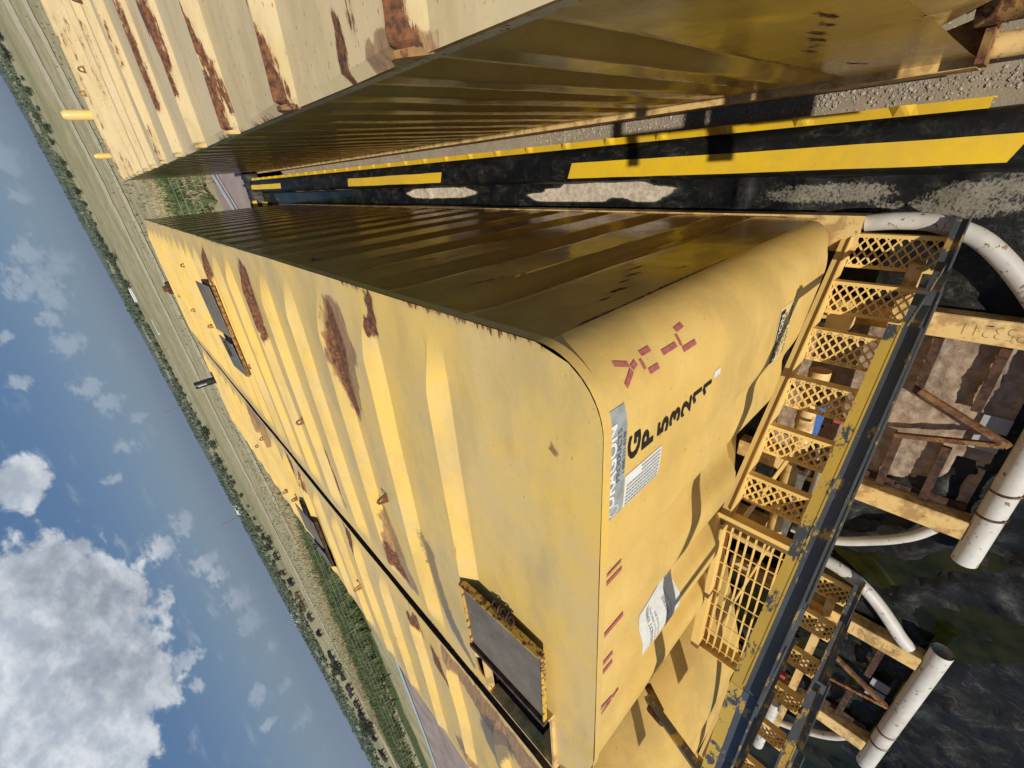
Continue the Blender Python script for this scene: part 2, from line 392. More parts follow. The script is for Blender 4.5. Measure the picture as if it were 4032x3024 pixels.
def field_mat():
    m, w, bs = material('field_grass')
    P = w.P
    big = w.noise(w.scale(P, (.6, 1, 1)), .02, 6, .6); mid = w.noise(P, .35, 7, .68); fine = w.noise(P, 4.5, 7, .75)
    t = w.math('ADD', w.math('MULTIPLY', mid, .55), w.math('MULTIPLY', fine, .45))
    c = w.mix(w.ramp(t, .36, .64), (.27, .235, .125), (.50, .43, .25))
    far = w.new('ShaderNodeVectorMath', operation='LENGTH'); w.l.new(P, far.inputs[0])
    green = w.math('MULTIPLY', w.ramp(big, .42, .60), w.ramp(far.outputs['Value'], 70, 130))
    c = w.mix(w.math('MULTIPLY', green, .45), c, w.mix(mid, (.08, .10, .03), (.15, .16, .055)))
    g = w.attr('green'); c = w.mix(w.ramp(w.math('ADD', g, w.math('MULTIPLY_ADD', mid, .9, -.45)), .35, .65), c, w.mix(w.ramp(fine, .3, .7), (.040, .060, .020), (.13, .155, .055)))
    s = w.attr('straw'); c = w.mix(w.math('MULTIPLY', w.ramp(w.math('ADD', s, w.math('MULTIPLY_ADD', mid, .8, -.4)), .35, .7), .8), c, w.mix(w.ramp(fine, .3, .7), (.24, .19, .09), (.44, .37, .20)))
    c = w.mix(w.math('MULTIPLY', w.ramp(w.noise(P, 1.3, 5, .8), .60, .68), .7), c, (.055, .065, .025))
    w.l.new(c, bs.inputs['Base Color']); bs.inputs['Roughness'].default_value = 1; bs.inputs['Specular IOR Level'].default_value = .1
    bump(w, bs, w.math('ADD', mid, fine), .6, .12)
    return m
FIELD = field_mat()
GRASS_STRIPE = plain('pale_stripe_grass', (.42, .36, .22), (.55, .475, .31), 1.2, .95, 6, bs_=.2, bd=.03)  # colour of the pale grass stripes
LEAF = plain('tree_leaves', (.040, .058, .026), (.085, .105, .048), 1.5, .8, 5, bs_=0)
LEAF2 = plain('dark_tree_leaves', (.028, .042, .022), (.060, .078, .036), 1.5, .8, 5, bs_=0)
BARK = plain('bark', (.05, .035, .025), (.09, .07, .05), 6, .9)
HILL = plain('far_hill_scrub', (.05, .065, .035), (.11, .115, .06), .01, 1.0, 7, bs_=0)
GRASSG = plain('green_grass', (.045, .070, .020), (.15, .175, .06), .9, .9, 4, bs_=0)
GRASSD = plain('dry_grass', (.30, .25, .13), (.46, .39, .22), .9, .9, 4, bs_=0)
COWB = plain('black_hide', (.008, .007, .007), (.018, .014, .012), 3, .7, bs_=0)
COWR = plain('brown_hide', (.06, .022, .012), (.10, .04, .02), 3, .7, bs_=0)

# ------------------------------------------------------------------ terrain (one sheet out to the horizon)
def ground_z(x, y):
    r = np.hypot(x, y)
    t = sstep(r, 30, 140)
    bumps = (fbm(x*.05, y*.05, 3, 3)-.5)*1.1*sstep(r, 40, 200)*np.where(r < 3000, 1, 0)
    return t*(.0165*x+.0106*y) + bumps
def build_ground():
    rs = np.concatenate([[0.0], np.geomspace(2.0, 9000, 260)]); th = np.linspace(0, 2*math.pi, 361)
    RR, TT = np.meshgrid(rs, th, indexing='ij'); X = RR*np.cos(TT); Y = RR*np.sin(TT)
    Zg = ground_z(X, Y) - .012
    n = fbm(X*.25, Y*.25, 9)
    # greener growth in the ditch behind the pad
    g = np.clip(1-np.abs((Y+X*-.16-26.5)-0)/3.5, 0, 1)*(X < -8) + sstep(Y, 20.2, 21.5)*sstep(Y, 33, 27)*(np.abs(X+1) < 7)*sstep(n, .3, .6)
    s = np.clip(1-np.abs((Y+X*-.10-38.0))/9.0, 0, 1)*(X < -8)
    P = np.stack([X, Y, Zg], -1)
    me = grid_mesh('ground', P, attrs={'green': g, 'straw': s})
    o = link('ground', me, None, FIELD, True); tag(o, kind='structure')
build_ground()
def sheet(name, pts, mat, z=None, kind='structure', step=1.0):
    """polygon sheet following the ground"""
    bm = bmesh.new(); vs = [bm.verts.new((x, y, 0)) for x, y in pts]; bm.faces.new(vs)
    bmesh.ops.triangulate(bm, faces=bm.faces); 
    me = bpy.data.meshes.new(name)
    for v in bm.verts: v.co.z = float(ground_z(np.array(v.co.x), np.array(v.co.y))) if z is None else z
    bm.normal_update(); bm.to_mesh(me); bm.free(); o = link(name, me, None, mat); tag(o, kind=kind); return o
sheet('gravel_pad', [(-14, -14), (14, -14), (14, 14.6), (2.5, 14.6), (-14, 14.6)], GRAVEL, z=.000)
sheet('dirt_pad', [(-60, -10), (-14, -10), (-14, 14.7), (2.5, 14.7), (2.5, 19.0), (-14, 17.4), (-22, 16.0), (-34, 15.3), (-60, 15)], SAND, z=.0)
def grass_stripe(name, pts, w):
    pts = np.array(pts, float); out = []
    # smooth and sample
    seg = []
    for i in range(len(pts)-1):
        p0 = pts[max(i-1, 0)]; p1 = pts[i]; p2 = pts[i+1]; p3 = pts[min(i+2, len(pts)-1)]
        for t in np.linspace(0, 1, 30, endpoint=False):
            seg.append(.5*((2*p1)+(-p0+p2)*t+(2*p0-5*p1+4*p2-p3)*t*t+(-p0+3*p1-3*p2+p3)*t**3))
    seg = np.array(seg); d = np.gradient(seg, axis=0); d /= np.linalg.norm(d, axis=1)[:, None]; nrm = np.stack([-d[:, 1], d[:, 0]], 1)
    ww = w*(.75+.5*vnoise(np.arange(len(seg))*.35, np.zeros(len(seg)), 4))[:, None]
    L = seg+nrm*ww/2; Rr = seg-nrm*ww/2
    P = np.stack([L, Rr], 1); z = ground_z(P[..., 0], P[..., 1])+.05
    o = link(name, grid_mesh(name, np.concatenate([P, z[..., None]], -1)), None, GRASS_STRIPE, True); tag(o, kind='structure')  # pale stripe of grass across the field
grass_stripe('pale_grass_stripe', [(60, 118), (35, 104), (14, 90), (-4, 84), (-24, 82), (-46, 75), (-70, 66), (-100, 56), (-150, 44)], 6.5)
grass_stripe('pale_grass_stripe', [(50, 92), (26, 76), (8, 65), (-4, 61), (-16, 58), (-28, 49), (-44, 40), (-66, 32), (-100, 26)], 4.0)

# far hills
def hills():
    th = np.linspace(R(20), R(200), 500)
    rows = []
    for r, h in ((900, -6), (1500, 2), (2400, 10), (3600, 16), (5200, 4), (8500, -40)):
        hh = ground_z(r*np.cos(th), r*np.sin(th))*1.0 + np.maximum(0, h)*(.6+.8*fbm(th*9+r*.01, th*0+r*.1, 5, 5)) - (3 if h < 0 else 0)
        rows.append(np.stack([r*np.cos(th), r*np.sin(th), hh], -1))
    o = link('far_hills', grid_mesh('far_hills', np.stack(rows, 0)), None, HILL, True); tag(o, kind='structure')
hills()

# ------------------------------------------------------------------ text that lies on a surface
def text_mesh(name, s, size, mapper, mat, parent, bold=0.0, align='LEFT', xs=1.0, extrude=0.0):
    cu = bpy.data.curves.new('t', 'FONT'); cu.body = s; cu.size = size; cu.offset = bold; cu.align_x = align; cu.extrude = 0
    cu.resolution_u = 3
    ob = bpy.data.objects.new('t', cu); col.objects.link(ob)
    dg = bpy.context.evaluated_depsgraph_get(); me = bpy.data.meshes.new_from_object(ob.evaluated_get(dg))
    bpy.data.objects.remove(ob); bpy.data.curves.remove(cu)
    for v in me.vertices: v.co = mapper(v.co.x*xs, v.co.y)
    me.name = name
    return link(name, me, parent, mat)
def strokes(name, glyphs, mapper, mat, parent, th=.012):
    """stencil letters from short straight strokes, finely cut so they follow the surface"""
    mb = MB()
    for (x0, y0, x1, y1) in glyphs:
        d = Vector((x1-x0, y1-y0)); n = max(2, int(d.length/.008)); e = Vector((-d.y, d.x)).normalized()*th/2
        for k in range(n):
            a = Vector((x0, y0))+d*(k/n); b = Vector((x0, y0))+d*((k+1)/n)
            mb.quad(mapper(*(a-e)), mapper(*(b-e)), mapper(*(b+e)), mapper(*(a+e)))
    return mb.build(name, mat, parent)

# ------------------------------------------------------------------ storage tanks
def arc_pts(cx, cy, r, a0, a1, n):
    return [(cx+r*math.cos(a0+(a1-a0)*i/n), cy+r*math.sin(a0+(a1-a0)*i/n)) for i in range(n+1)]
def fold_depth(u, z, zr, xl):
    """how far the pressed front sheet stands back at u metres from the right side"""
    z = np.asarray(z, float); A = .105*float(sstep(np.array(u), .44, .74))*(1-float(sstep(np.array(xl), .62, .45)))
    fold = float(sstep(np.array(.5-.5*math.cos(2*math.pi*(u-.26)/.42)), .12, .88)); fold = .75*fold+.25*(.5-.5*math.cos(2*math.pi*(u-.26)/.42))
    return A*fold*(.18+.82*sstep(zr-z, .15, 1.1)) + .010*(vnoise(z*1.3, z*0+u*2, 6)-.5)*float(sstep(np.array(u), .3, .6))
def make_tank(x0, x1, yf, yb, rr, rl, zr, ridges, ramp, hgt, edgefade, grooves, gw, gd, roofmat, label, zskirt, stains, back_only=False, soft=True, seed=0):
    """x0 right side, x1 left side, yf front, yb back, rr/rl radii of the front corners"""
    t = empty('storage_tank', ((x0+x1)/2, (yf+yb)/2, 0), label, 'storage tank', 'steel frac tanks parked side by side')
    # ---- roof
    dx, dy = .03, .02
    xs = np.linspace(x1, x0, int((x0-x1)/dx)+1); br = sorted([r-ramp for r in ridges]+list(ridges)+[r+.014 for r in ridges]); ys = np.array([y for y in np.linspace(yf, yb, int((yb-yf)/dy)+1) if min(abs(y-b) for b in br) > .006]+[b for b in br if yf < b < yb]); ys.sort()
    X, Y = np.meshgrid(xs, ys, indexing='ij')
    ystart = np.full_like(X, yf)
    m = X > x0-rr; ystart[m] = yf+rr-np.sqrt(np.maximum(0, rr**2-(X[m]-(x0-rr))**2))
    m = X < x1+rl; ystart[m] = yf+rl-np.sqrt(np.maximum(0, rl**2-(X[m]-(x1+rl))**2))
    Y = np.maximum(Y, ystart)
    prof = np.zeros_like(Y); wob = (vnoise(X*1.5, Y*.6, seed)-.5)*.03
    Yp = Y
    for i, r in enumerate(ridges):
        nxt = ridges[i+1]-ramp if i+1 < len(ridges) else r+.45
        up = np.clip((Yp-(r-ramp))/ramp, 0, 1); up = up
        drop = 1-.30*np.clip((Yp-r)/.014, 0, 1)-.70*np.clip((Yp-r-.014)/(nxt-r-.014), 0, 1)
        prof = np.maximum(prof, np.where(Yp <= r, up, drop)*(Yp < nxt))
    ed = np.minimum(x0-X, X-x1)
    fade = sstep(ed, .03+edgefade*.1, .06+edgefade) if edgefade > .01 else sstep(ed, .0, .03)
    fade = fade*(.93+.14*vnoise(X*2.2, Y*.3, seed+5))
    dent = (fbm(X*.8, Y*.8, seed+11, 3)-.5)*.018
    edged = (vnoise(Y*1.9, Y*0, seed+3)-.5)*.012*np.exp(-ed/.06)
    Zr = zr+prof*hgt*fade+dent*sstep(ed, 0, .3)+edged
    rust = np.zeros_like(X); soot = np.zeros_like(X); light = np.zeros_like(X)
    for kind, poly, soft_ in stains:
        sdv = poly_sd(X, Y, poly)
        val = sstep(sdv+(fbm(X*10, Y*24, 31)-.5)*.10, -soft_*1.6, soft_*1.1)
        if kind == 'r': rust = np.maximum(rust, val)
        elif kind == 's': soot = np.maximum(soot, val)
        else: light = np.maximum(light, val)
    # rust creeping in from the sheet edge and along the crests
    e = np.exp(-ed/.03)*sstep(fbm(Y*2.6, X*0, seed+8), .45, .75)
    crest = np.zeros_like(X)
    for r in ridges: crest = np.maximum(crest, np.exp(-((Yp-r-.006)/.010)**2))
    rust = np.maximum(rust, np.maximum(e*.55, crest*sstep(fbm(X*3+seed, Y*1.2, seed+2), .56, .8)*.6))
    if seed == 3:
        for i, r in enumerate(ridges):
            band = sstep(Yp, r-ramp*.9, r-ramp*.35)*sstep(Yp, r+.05, r-.005)
            st = sstep(fbm(X*2.2+i*7.3, X*0+i, 61+i, 3), .50-.10*(i < 3), .66)*(1.0 if i < 5 else .6)
            rust = np.maximum(rust, band*st*(.55+.5*fbm(X*22, Y*40, 77, 3)))
            run = sstep(Yp, r-ramp, r-ramp-.12)*sstep(Yp, r-.42, r-ramp-.02)*sstep(fbm(X*26+i, X*0+3, 15, 2), .60, .80)*sstep(fbm(X*3, X*0+i, 19, 2), .45, .65)
            light = np.maximum(light, run*.55)
    me = grid_mesh('roof', np.stack([X, Y+wob*sstep(Y-ystart, .3, .6), Zr], -1), attrs={'rust': rust, 'soot': soot, 'lightrust': light})
    roof = link('roof', me, t, roofmat, True); smooth_by_angle(me, R(9))
    if HATCH.get(seed): cut_hole(me, *HATCH[seed])
    # roof lip
    pts = [(x0+.004, yb)]+[(x0+.004, y) for y in np.linspace(yb, yf+rr, 60)[1:]]
    pts += [(p[0]+.004, p[1]-.004) for p in arc_pts(x0-rr, yf+rr, rr, 0, -math.pi/2, 12)]
    pts += [(p[0]-.004, p[1]-.004) for p in arc_pts(x1+rl, yf+rl, rl, -math.pi/2, -math.pi, 16)]
    pts += [(x1-.004, yb)]
    pts = np.array(pts)
    wv = (vnoise(pts[:, 1]*1.9, pts[:, 1]*0, seed+3)-.5)*.012
    top = np.concatenate([pts, (zr+wv+.001)[:, None]], 1); bot = np.concatenate([pts, (zr+wv-.035)[:, None]], 1)
    link('roof_lip', grid_mesh('roof_lip', np.stack([top, bot], 1), attrs={'rust': np.stack([vnoise(pts[:, 1]*6, pts[:, 0]*6, 2)]*2, 1)*.42*(pts[:, 1] > yf+.15)[:, None], 'soot': np.zeros((len(pts), 2)), 'lightrust': np.zeros((len(pts), 2))}), t, DARK_RUST_SHADE if seed == 2 else roofmat)  # tank 2's lip is coloured dark to paint shade into the roof seam
    # ---- folded side walls
    def side(xw, sgn):
        yy = np.arange(yf+(rr if sgn > 0 else rl), yb+.001, .025); zz = np.linspace(zskirt, zr-.02, 24)
        YY, ZZ = np.meshgrid(yy, zz, indexing='ij'); g = np.zeros_like(YY)
        for c in grooves:
            g = np.maximum(g, np.clip((gw/2+.03-np.abs(YY-c))/.05, 0, 1))
        vert = sstep(ZZ, zskirt+.02, zskirt+.10)*sstep(ZZ, zr-.04, zr-.25)
        buckle = (fbm(YY*1.1, ZZ*1.3, seed+21, 3)-.5)*.02
        XX = xw-.012*sgn-sgn*g*gd*vert-sgn*np.abs(buckle)
        ru = np.zeros_like(YY)
        for (ya, za, yb_, zb_, wd) in SCRATCH.get((seed, sgn), []):
            tt = np.clip(((YY-ya)*(yb_-ya)+(ZZ-za)*(zb_-za))/((yb_-ya)**2+(zb_-za)**2), 0, 1)
            dd = np.hypot(YY-ya-tt*(yb_-ya), ZZ-za-tt*(zb_-za)); ru = np.maximum(ru, np.clip(1.25-dd/wd, 0, 1))
        me = grid_mesh('side_wall', np.stack([XX, YY, ZZ], -1), flip=sgn > 0, attrs={'rust': ru, 'soot': ru*0, 'lightrust': ru*0})
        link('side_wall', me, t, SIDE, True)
    side(x0, 1); side(x1, -1)
    # ---- front wall with rounded corners, vertical soft folds, raised lower edge
    path = arc_pts(x0-.012-rr, yf+rr, rr, 0, -math.pi/2, 18)
    n = int((x0-rr-x1-rl)/.02)
    path += [(x0-.012-rr+(x1+rl-(x0-rr)+.024)*i/n, yf) for i in range(1, n)]
    path += arc_pts(x1+.012+rl, yf+rl, rl, -math.pi/2, -math.pi, 24)
    path = np.array(path); nr = 60
    P = np.zeros((len(path), nr, 3)); lo = []
    tang = np.gradient(path, axis=0); tang /= np.linalg.norm(tang, axis=1)[:, None]; nrm = np.stack([tang[:, 1], -tang[:, 0]], 1)
    for i, (x, y) in enumerate(path):
        u = x0-x
        zb = Z(np.interp(u, [0, .02, .10, .22, .55, 1.05, 2.0, 3.0], [-3.12, -3.0, -2.72, -2.55, -2.30, -1.86, -1.78, -1.78]))
        if i < 4: zb = min(zb, Z(-3.0)+.05*i)
        zz = np.linspace(zr-.02, zb, nr)
        d = fold_depth(u, zz, zr, abs(x-x1))
        P[i, :, 0] = x-d*nrm[i, 0]*-1*-1; P[i, :, 1] = y+d*abs(nrm[i, 1]); P[i, :, 2] = zz
        lo.append(zb)
    ru = np.zeros(P.shape[:2]); ru[:, -1] = .35
    me = grid_mesh('front_wall', P, attrs={'rust': ru, 'soot': ru*0, 'lightrust': ru*0}); link('front_wall', me, t, WALL, True)
    # recessed slope under the raised lower edge
    Q = np.zeros((len(path), 6, 3))
    for i in range(len(path)):
        p = P[i, -1]
        for k in range(6):
            s_ = k/5; Q[i, k] = (p[0], p[1]+.006+.5*s_, p[2]*(1-s_)+Z(-3.2)*s_) if p[1] < yf+.2 else (p[0]*(1-s_*.05)+((x0+x1)/2)*s_*.05, p[1]+.006+.5*s_, p[2]*(1-s_)+Z(-3.2)*s_)
    z0 = np.zeros(Q.shape[:2])
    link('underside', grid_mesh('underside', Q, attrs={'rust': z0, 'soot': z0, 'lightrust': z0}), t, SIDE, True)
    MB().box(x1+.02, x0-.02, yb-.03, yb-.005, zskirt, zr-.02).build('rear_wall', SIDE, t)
    MB().box(x1+.05, x0-.05, yf+1.0, yb-.05, zskirt-.02, zskirt+.02).build('floor_plate', DARK_RUST_SHADE, t)
    return t
def cut_hole(me, xa, xb, ya, yb):
    bm = bmesh.new(); bm.from_mesh(me)
    bmesh.ops.delete(bm, geom=[f for f in bm.faces if xa < f.calc_center_median().x < xb and ya < f.calc_center_median().y < yb], context='FACES')
    bm.to_mesh(me); bm.free()
HATCH = {1: (-2.84, -2.32, .76, 1.28), 2: (-4.85, -4.42, 4.85, 5.42)}
SCRATCH = {(1, 1): [(.735, Z(-.95), .735, Z(-2.0), .022), (.80, Z(-1.1), .98, Z(-1.6), .012), (.98, Z(-1.6), .84, Z(-1.70), .010),
                    (1.45, Z(-.85), 1.36, Z(-1.25), .013), (2.2, Z(-.95), 2.0, Z(-1.4), .010), (2.9, Z(-.9), 3.1, Z(-1.2), .010)],
           (3, -1): [(.42, Z(-1.45), .60, Z(-2.0), .018), (.85, Z(-1.2), .80, Z(-1.30), .012), (.62, Z(-2.5), .55, Z(-2.7), .012), (.45, Z(-2.4), .40, Z(-2.6), .012)]}

S1 = [('l', [(-0.5, 2.17), (-0.56, 2.29), (-0.69, 2.33), (-0.86, 2.35), (-1.03, 2.33), (-1.22, 2.28), (-1.28, 2.23), (-1.17, 2.15), (-0.9, 2.06), (-0.77, 2.0), (-0.6, 2.08)], .05),
      ('r', [(-0.56, 2.25), (-0.69, 2.31), (-0.86, 2.33), (-1.1, 2.30), (-1.25, 2.235), (-1.17, 2.22), (-0.9, 2.18), (-0.7, 2.15)], .05),
      ('r', [(-0.48, 4.02), (-0.8, 4.0), (-0.98, 4.03), (-1.17, 3.93), (-1.05, 3.90), (-0.77, 3.85), (-0.57, 3.85)], .04),
      ('r', [(-0.51, 5.46), (-0.68, 5.43), (-0.94, 5.60), (-0.83, 5.75), (-0.65, 5.68)], .05),
      ('l', [(-1.90, 2.27), (-2.15, 2.31), (-2.54, 2.39), (-2.71, 2.27), (-2.69, 2.05), (-2.52, 2.02), (-2.42, 2.12), (-2.2, 2.13), (-2.04, 2.2)], .05),
      ('r', [(-2.35, 2.33), (-2.55, 2.37), (-2.70, 2.27), (-2.66, 2.20), (-2.5, 2.27)], .03),
      ('s', [(-1.86, 1.75), (-2.0, 1.74), (-2.17, 1.73), (-2.4, 1.70), (-2.6, 1.63), (-2.81, 1.45), (-2.75, 1.40), (-2.41, 1.56), (-2.14, 1.62), (-1.92, 1.64)], .06),
      ('l', [(-0.73, .72), (-.76, .72), (-0.76, 0.68), (-.72, .68)], .02),
      
      ('r', [(-2.0, 3.3), (-2.4, 3.32), (-2.6, 3.25), (-2.3, 3.24)], .03), ('r', [(-.43, 1.75), (-.62, 1.80), (-.62, 1.72), (-.43, 1.68)], .03)]
S2 = [('r', [(-3.08, 5.47), (-3.22, 5.45), (-3.4, 5.27), (-3.2, 5.23)], .05), ('r', [(-3.1, 5.02), (-3.3, 5.02), (-3.5, 4.98), (-3.2, 5.0)], .04),
      ('r', [(-3.08, 3.66), (-3.25, 3.6), (-3.6, 3.54), (-3.3, 3.47), (-3.1, 3.52)], .04), ('r', [(-3.3, 2.10), (-3.55, 2.08), (-3.6, 1.88), (-3.45, 1.92), (-3.3, 2.0)], .05),
      ('r', [(-3.25, 2.44), (-3.3, 2.37), (-3.35, 2.24), (-3.15, 2.29)], .04), ('s', [(-3.35, 1.47), (-3.6, 1.50), (-3.85, 1.33), (-3.35, 1.15), (-3.2, 1.29)], .07),
      ('l', [(-4.67, 2.06), (-4.87, 1.93), (-4.8, 1.76), (-4.49, 1.9)], .06), ('l', [(-3.09, 1.9), (-3.2, 1.9), (-3.5, .9), (-3.1, .6)], .08),
      ('r', [(-3.3, 8.0), (-3.6, 8.05), (-3.8, 7.9), (-3.5, 7.85)], .05), ('l', [(-3.09, 7.4), (-3.5, 7.5), (-3.6, 6.3), (-3.09, 6.4)], .05)]
S3 = [('r', [(0.25, 1.98), (.27, 2.05), (.6, 2.09), (1.4, 2.10), (1.4, 2.05), (.6, 2.045)], .028),
      ('r', [(0.54, 3.76), (0.57, 3.83), (0.70, 3.85), (0.91, 4.04), (1.08, 4.1), (1.0, 3.89), (0.76, 3.76)], .03),
      ('r', [(0.34, 2.84), (.54, 2.91), (.81, 2.99), (.8, 2.94), (.54, 2.87)], .025),
      ('r', [(0.40, 1.455), (0.32, 1.47), (0.26, 1.465), (0.25, 1.44), (0.33, 1.43), (0.39, 1.435)], .022),
      ('r', [(0.45, 1.35), (0.34, 1.35), (0.31, 1.33), (0.36, 1.32), (0.46, 1.325)], .02),
      ('r', [(0.25, 1.07), (.26, 1.13), (0.3, 1.135), (0.38, 1.15), (.7, 1.17), (.7, 1.12), (0.36, 1.09)], .022),
      ('l', [(0.25, 1.0), (.25, 1.3), (.29, 1.28), (.28, 1.0)], .03)]
ridges1 = [1.30+.535*k for k in range(19)]
ridges3 = [1.13, 2.03, 2.93, 3.79, 4.67, 5.62, 6.42, 7.15, 7.95, 8.72, 9.5, 10.3, 11.05]
T1 = make_tank(-.42, -2.90, .515, 11.1, .22, .6, Z(-.73), ridges1, .085, .050, .30, [1.22+.54*k for k in range(19)], .17, .06, ROOF,
    'nearest yellow steel tank with folded roof and open hatch, left of the black liner aisle', Z(-3.19), S1, seed=1)
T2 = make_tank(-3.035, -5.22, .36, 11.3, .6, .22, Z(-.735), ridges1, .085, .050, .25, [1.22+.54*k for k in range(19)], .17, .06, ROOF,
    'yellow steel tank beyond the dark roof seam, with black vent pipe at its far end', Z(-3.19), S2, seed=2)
T3 = make_tank(2.85, .245, -.32, 11.9, .6, .6, Z(-.73), ridges3, .10, .055, 0.0, [.87+.37*k for k in range(30)], .14, .055, ROOF3,
    'bleached yellow tank with rust streaked roof ribs, right of the gravel strip', Z(-3.16), S3, soft=False, seed=3)

# wall point of tank 1 for decals: u = metres from the right side along the plan outline, z height
def wall1(u, z, off=.004):
    L = .22*math.pi/2
    if u < L:
        a = u/.22; x = -.652+.22*math.cos(a); y = .735-.22*math.sin(a)
        return Vector((x+off*math.cos(a), y-off*math.sin(a), z))
    x = -.652-(u-L); uu = -.42-x
    return Vector((x, .515+float(fold_depth(uu, z, Z(-.73), abs(x+2.90)))-off, z))
def wx(x): return .3456+(-.652-x)        # u of a flat-front x
def patch(name, xa, xb, za, zb, mat, parent, off=.004, n=12):
    P = np.array([[tuple(wall1(wx(xa+(xb-xa)*i/n), za+(zb-za)*k/n, off)) for k in range(n+1)] for i in range(n+1)])
    return link(name, grid_mesh(name, P), parent, mat)

# ---- decals and lettering on tank 1
dec = patch('maker_decal', -.945, -.575, Z(-.838), Z(-.745), LABELG, T1, .002)
text_mesh('lettering', 'DRAGON', .058, lambda a, b: wall1(wx(-.895+a), Z(-.790)+b, .0035), LABELW, dec, bold=.002, xs=1.12)
text_mesh('lettering', 'PRODUCTS', .028, lambda a, b: wall1(wx(-.815+a), Z(-.813)+b, .0035), DECALT, dec, xs=1.25)
text_mesh('lettering', '1-800-231-8198', .0195, lambda a, b: wall1(wx(-.80+a), Z(-.834)+b, .0035), DECALT, dec, xs=1.15)
# ring emblem left of the name
rg = MB()
for k in range(28):
    a0 = 2*math.pi*k/28; a1 = a0+.17
    q = [wall1(wx(-.915+math.cos(a)*r), Z(-.792)+math.sin(a)*r*1.1, .0035) for a, r in ((a0, .016), (a1, .016), (a1, .022), (a0, .022))]
    rg.quad(*q)
rg.build('emblem', LABELW, dec)
pl = patch('data_placard', -.942, -.820, Z(-1.045), Z(-.842), LABELW, T1, .002)
for k in range(8):
    x = -.934+.0145*k
    q = MB(); zl = Z(-.93) if k > 5 else Z(-.852)
    for s in range(12):
        za = zl-(zl-Z(-1.038))*s/12; zb = zl-(zl-Z(-1.038))*(s+.84)/12
        q.quad(wall1(wx(x-.003), za, .004), wall1(wx(x+.003), za, .004), wall1(wx(x+.003), zb, .004), wall1(wx(x-.003), zb, .004))
    q.build('print_line', LINE, pl)
# tank number reads downwards
for i_, c_ in enumerate('GP53211'):
    zb_ = -.908-.0725*i_-(.014 if i_ > 1 else 0)
    if c_ == '1': strokes('number_letter', [(.055, .0, .055, .060), (.020, .040, .050, .058)], lambda a, b: wall1(wx(-.775+a), Z(zb_)+b, .003), INK, T1, .016)
    else: text_mesh('number_letter', c_, .086, lambda a, b: wall1(wx(-.775+a), Z(zb_)+b, .003), INK, T1, bold=.0028, xs=1.45)
tg = patch('small_tag', -.716, -.690, Z(-1.42), Z(-1.372), LABELW, T1, .002, 3)
def hstack(letters, pitch):
    out = []; o = 0
    for c in letters:
        g = {'V': [(.0, .13, .035, .05), (.04, .045, .05, .0), (.055, .05, .08, .13)], 'O': [(.0, .03, .0, .11), (.015, .13, .05, .13), (.065, .11, .065, .03)],
             'I': [(.03, .0, .03, .13)], 'D': [(.0, .0, .0, .13), (.015, .13, .06, .125), (.075, .11, .08, .03)]}[c]
        out += [(a+o, b, c2+o, d) for a, b, c2, d in g]; o += pitch
    return out
# red stencils
for i_, c_ in enumerate('VOID'): strokes('stencil_letter', hstack(c_, 0), lambda a, b: wall1(.235-a*.85, Z(-.945-.102*i_)+b*.62, .003), MAROON, T1, .020)
for i_, c_ in enumerate('VOID'): strokes('stencil_letter', hstack(c_, 0), lambda a, b: wall1(wx(-2.02+.255*i_+a*.9), Z(-.885)+b*.95, .003), MAROON, T1, .026)
# caution notice low on the right
ca = patch('caution_notice', -.915, -.635, Z(-2.165), Z(-1.985), plain('pale_notice', (.68, .52, .22), (.72, .56, .26), 30, .5, bs_=0), T1, .0015)
bb = patch('black_band', -.90, -.65, Z(-2.05), Z(-1.995), INK, ca, .003, 12)
text_mesh('lettering', 'CAUTION', .056, lambda a, b: wall1(wx(-.89+a), Z(-2.043)+b, .0045), LABELW, ca, bold=.001, xs=.88)
text_mesh('lettering', 'NON-POTABLE', .033, lambda a, b: wall1(wx(-.875+a), Z(-2.08)+b, .003), INK, ca, xs=.9)
text_mesh('lettering', 'WATER', .033, lambda a, b: wall1(wx(-.835+a), Z(-2.112)+b, .003), INK, ca, xs=.9)
text_mesh('lettering', 'DO NOT DRINK', .036, lambda a, b: wall1(wx(-.89+a), Z(-2.15)+b, .003), INK, ca, xs=.9)
# white entry warning on the left folds
wl = patch('entry_warning_label', -1.96, -1.71, Z(-1.39), Z(-1.06), LABELW, T1, .002, 16)
for zt, hd, rows in ((-1.145, 'DO NOT ENTER', ('WITHOUT PROPER', 'VENTILATION')), (-1.285, 'NO ENTRE', ('SIN VENTILACION',))):
    text_mesh('lettering', hd, .032, lambda a, b: wall1(wx(-1.955+a), Z(zt)+b, .004), LINE, wl, bold=.001, xs=.92)
    for j, s in enumerate(rows):
        text_mesh('lettering', s, .022, lambda a, b: wall1(wx(-1.955+a), Z(zt-.026*(j+1))+b, .004), LINE, wl, xs=.95)

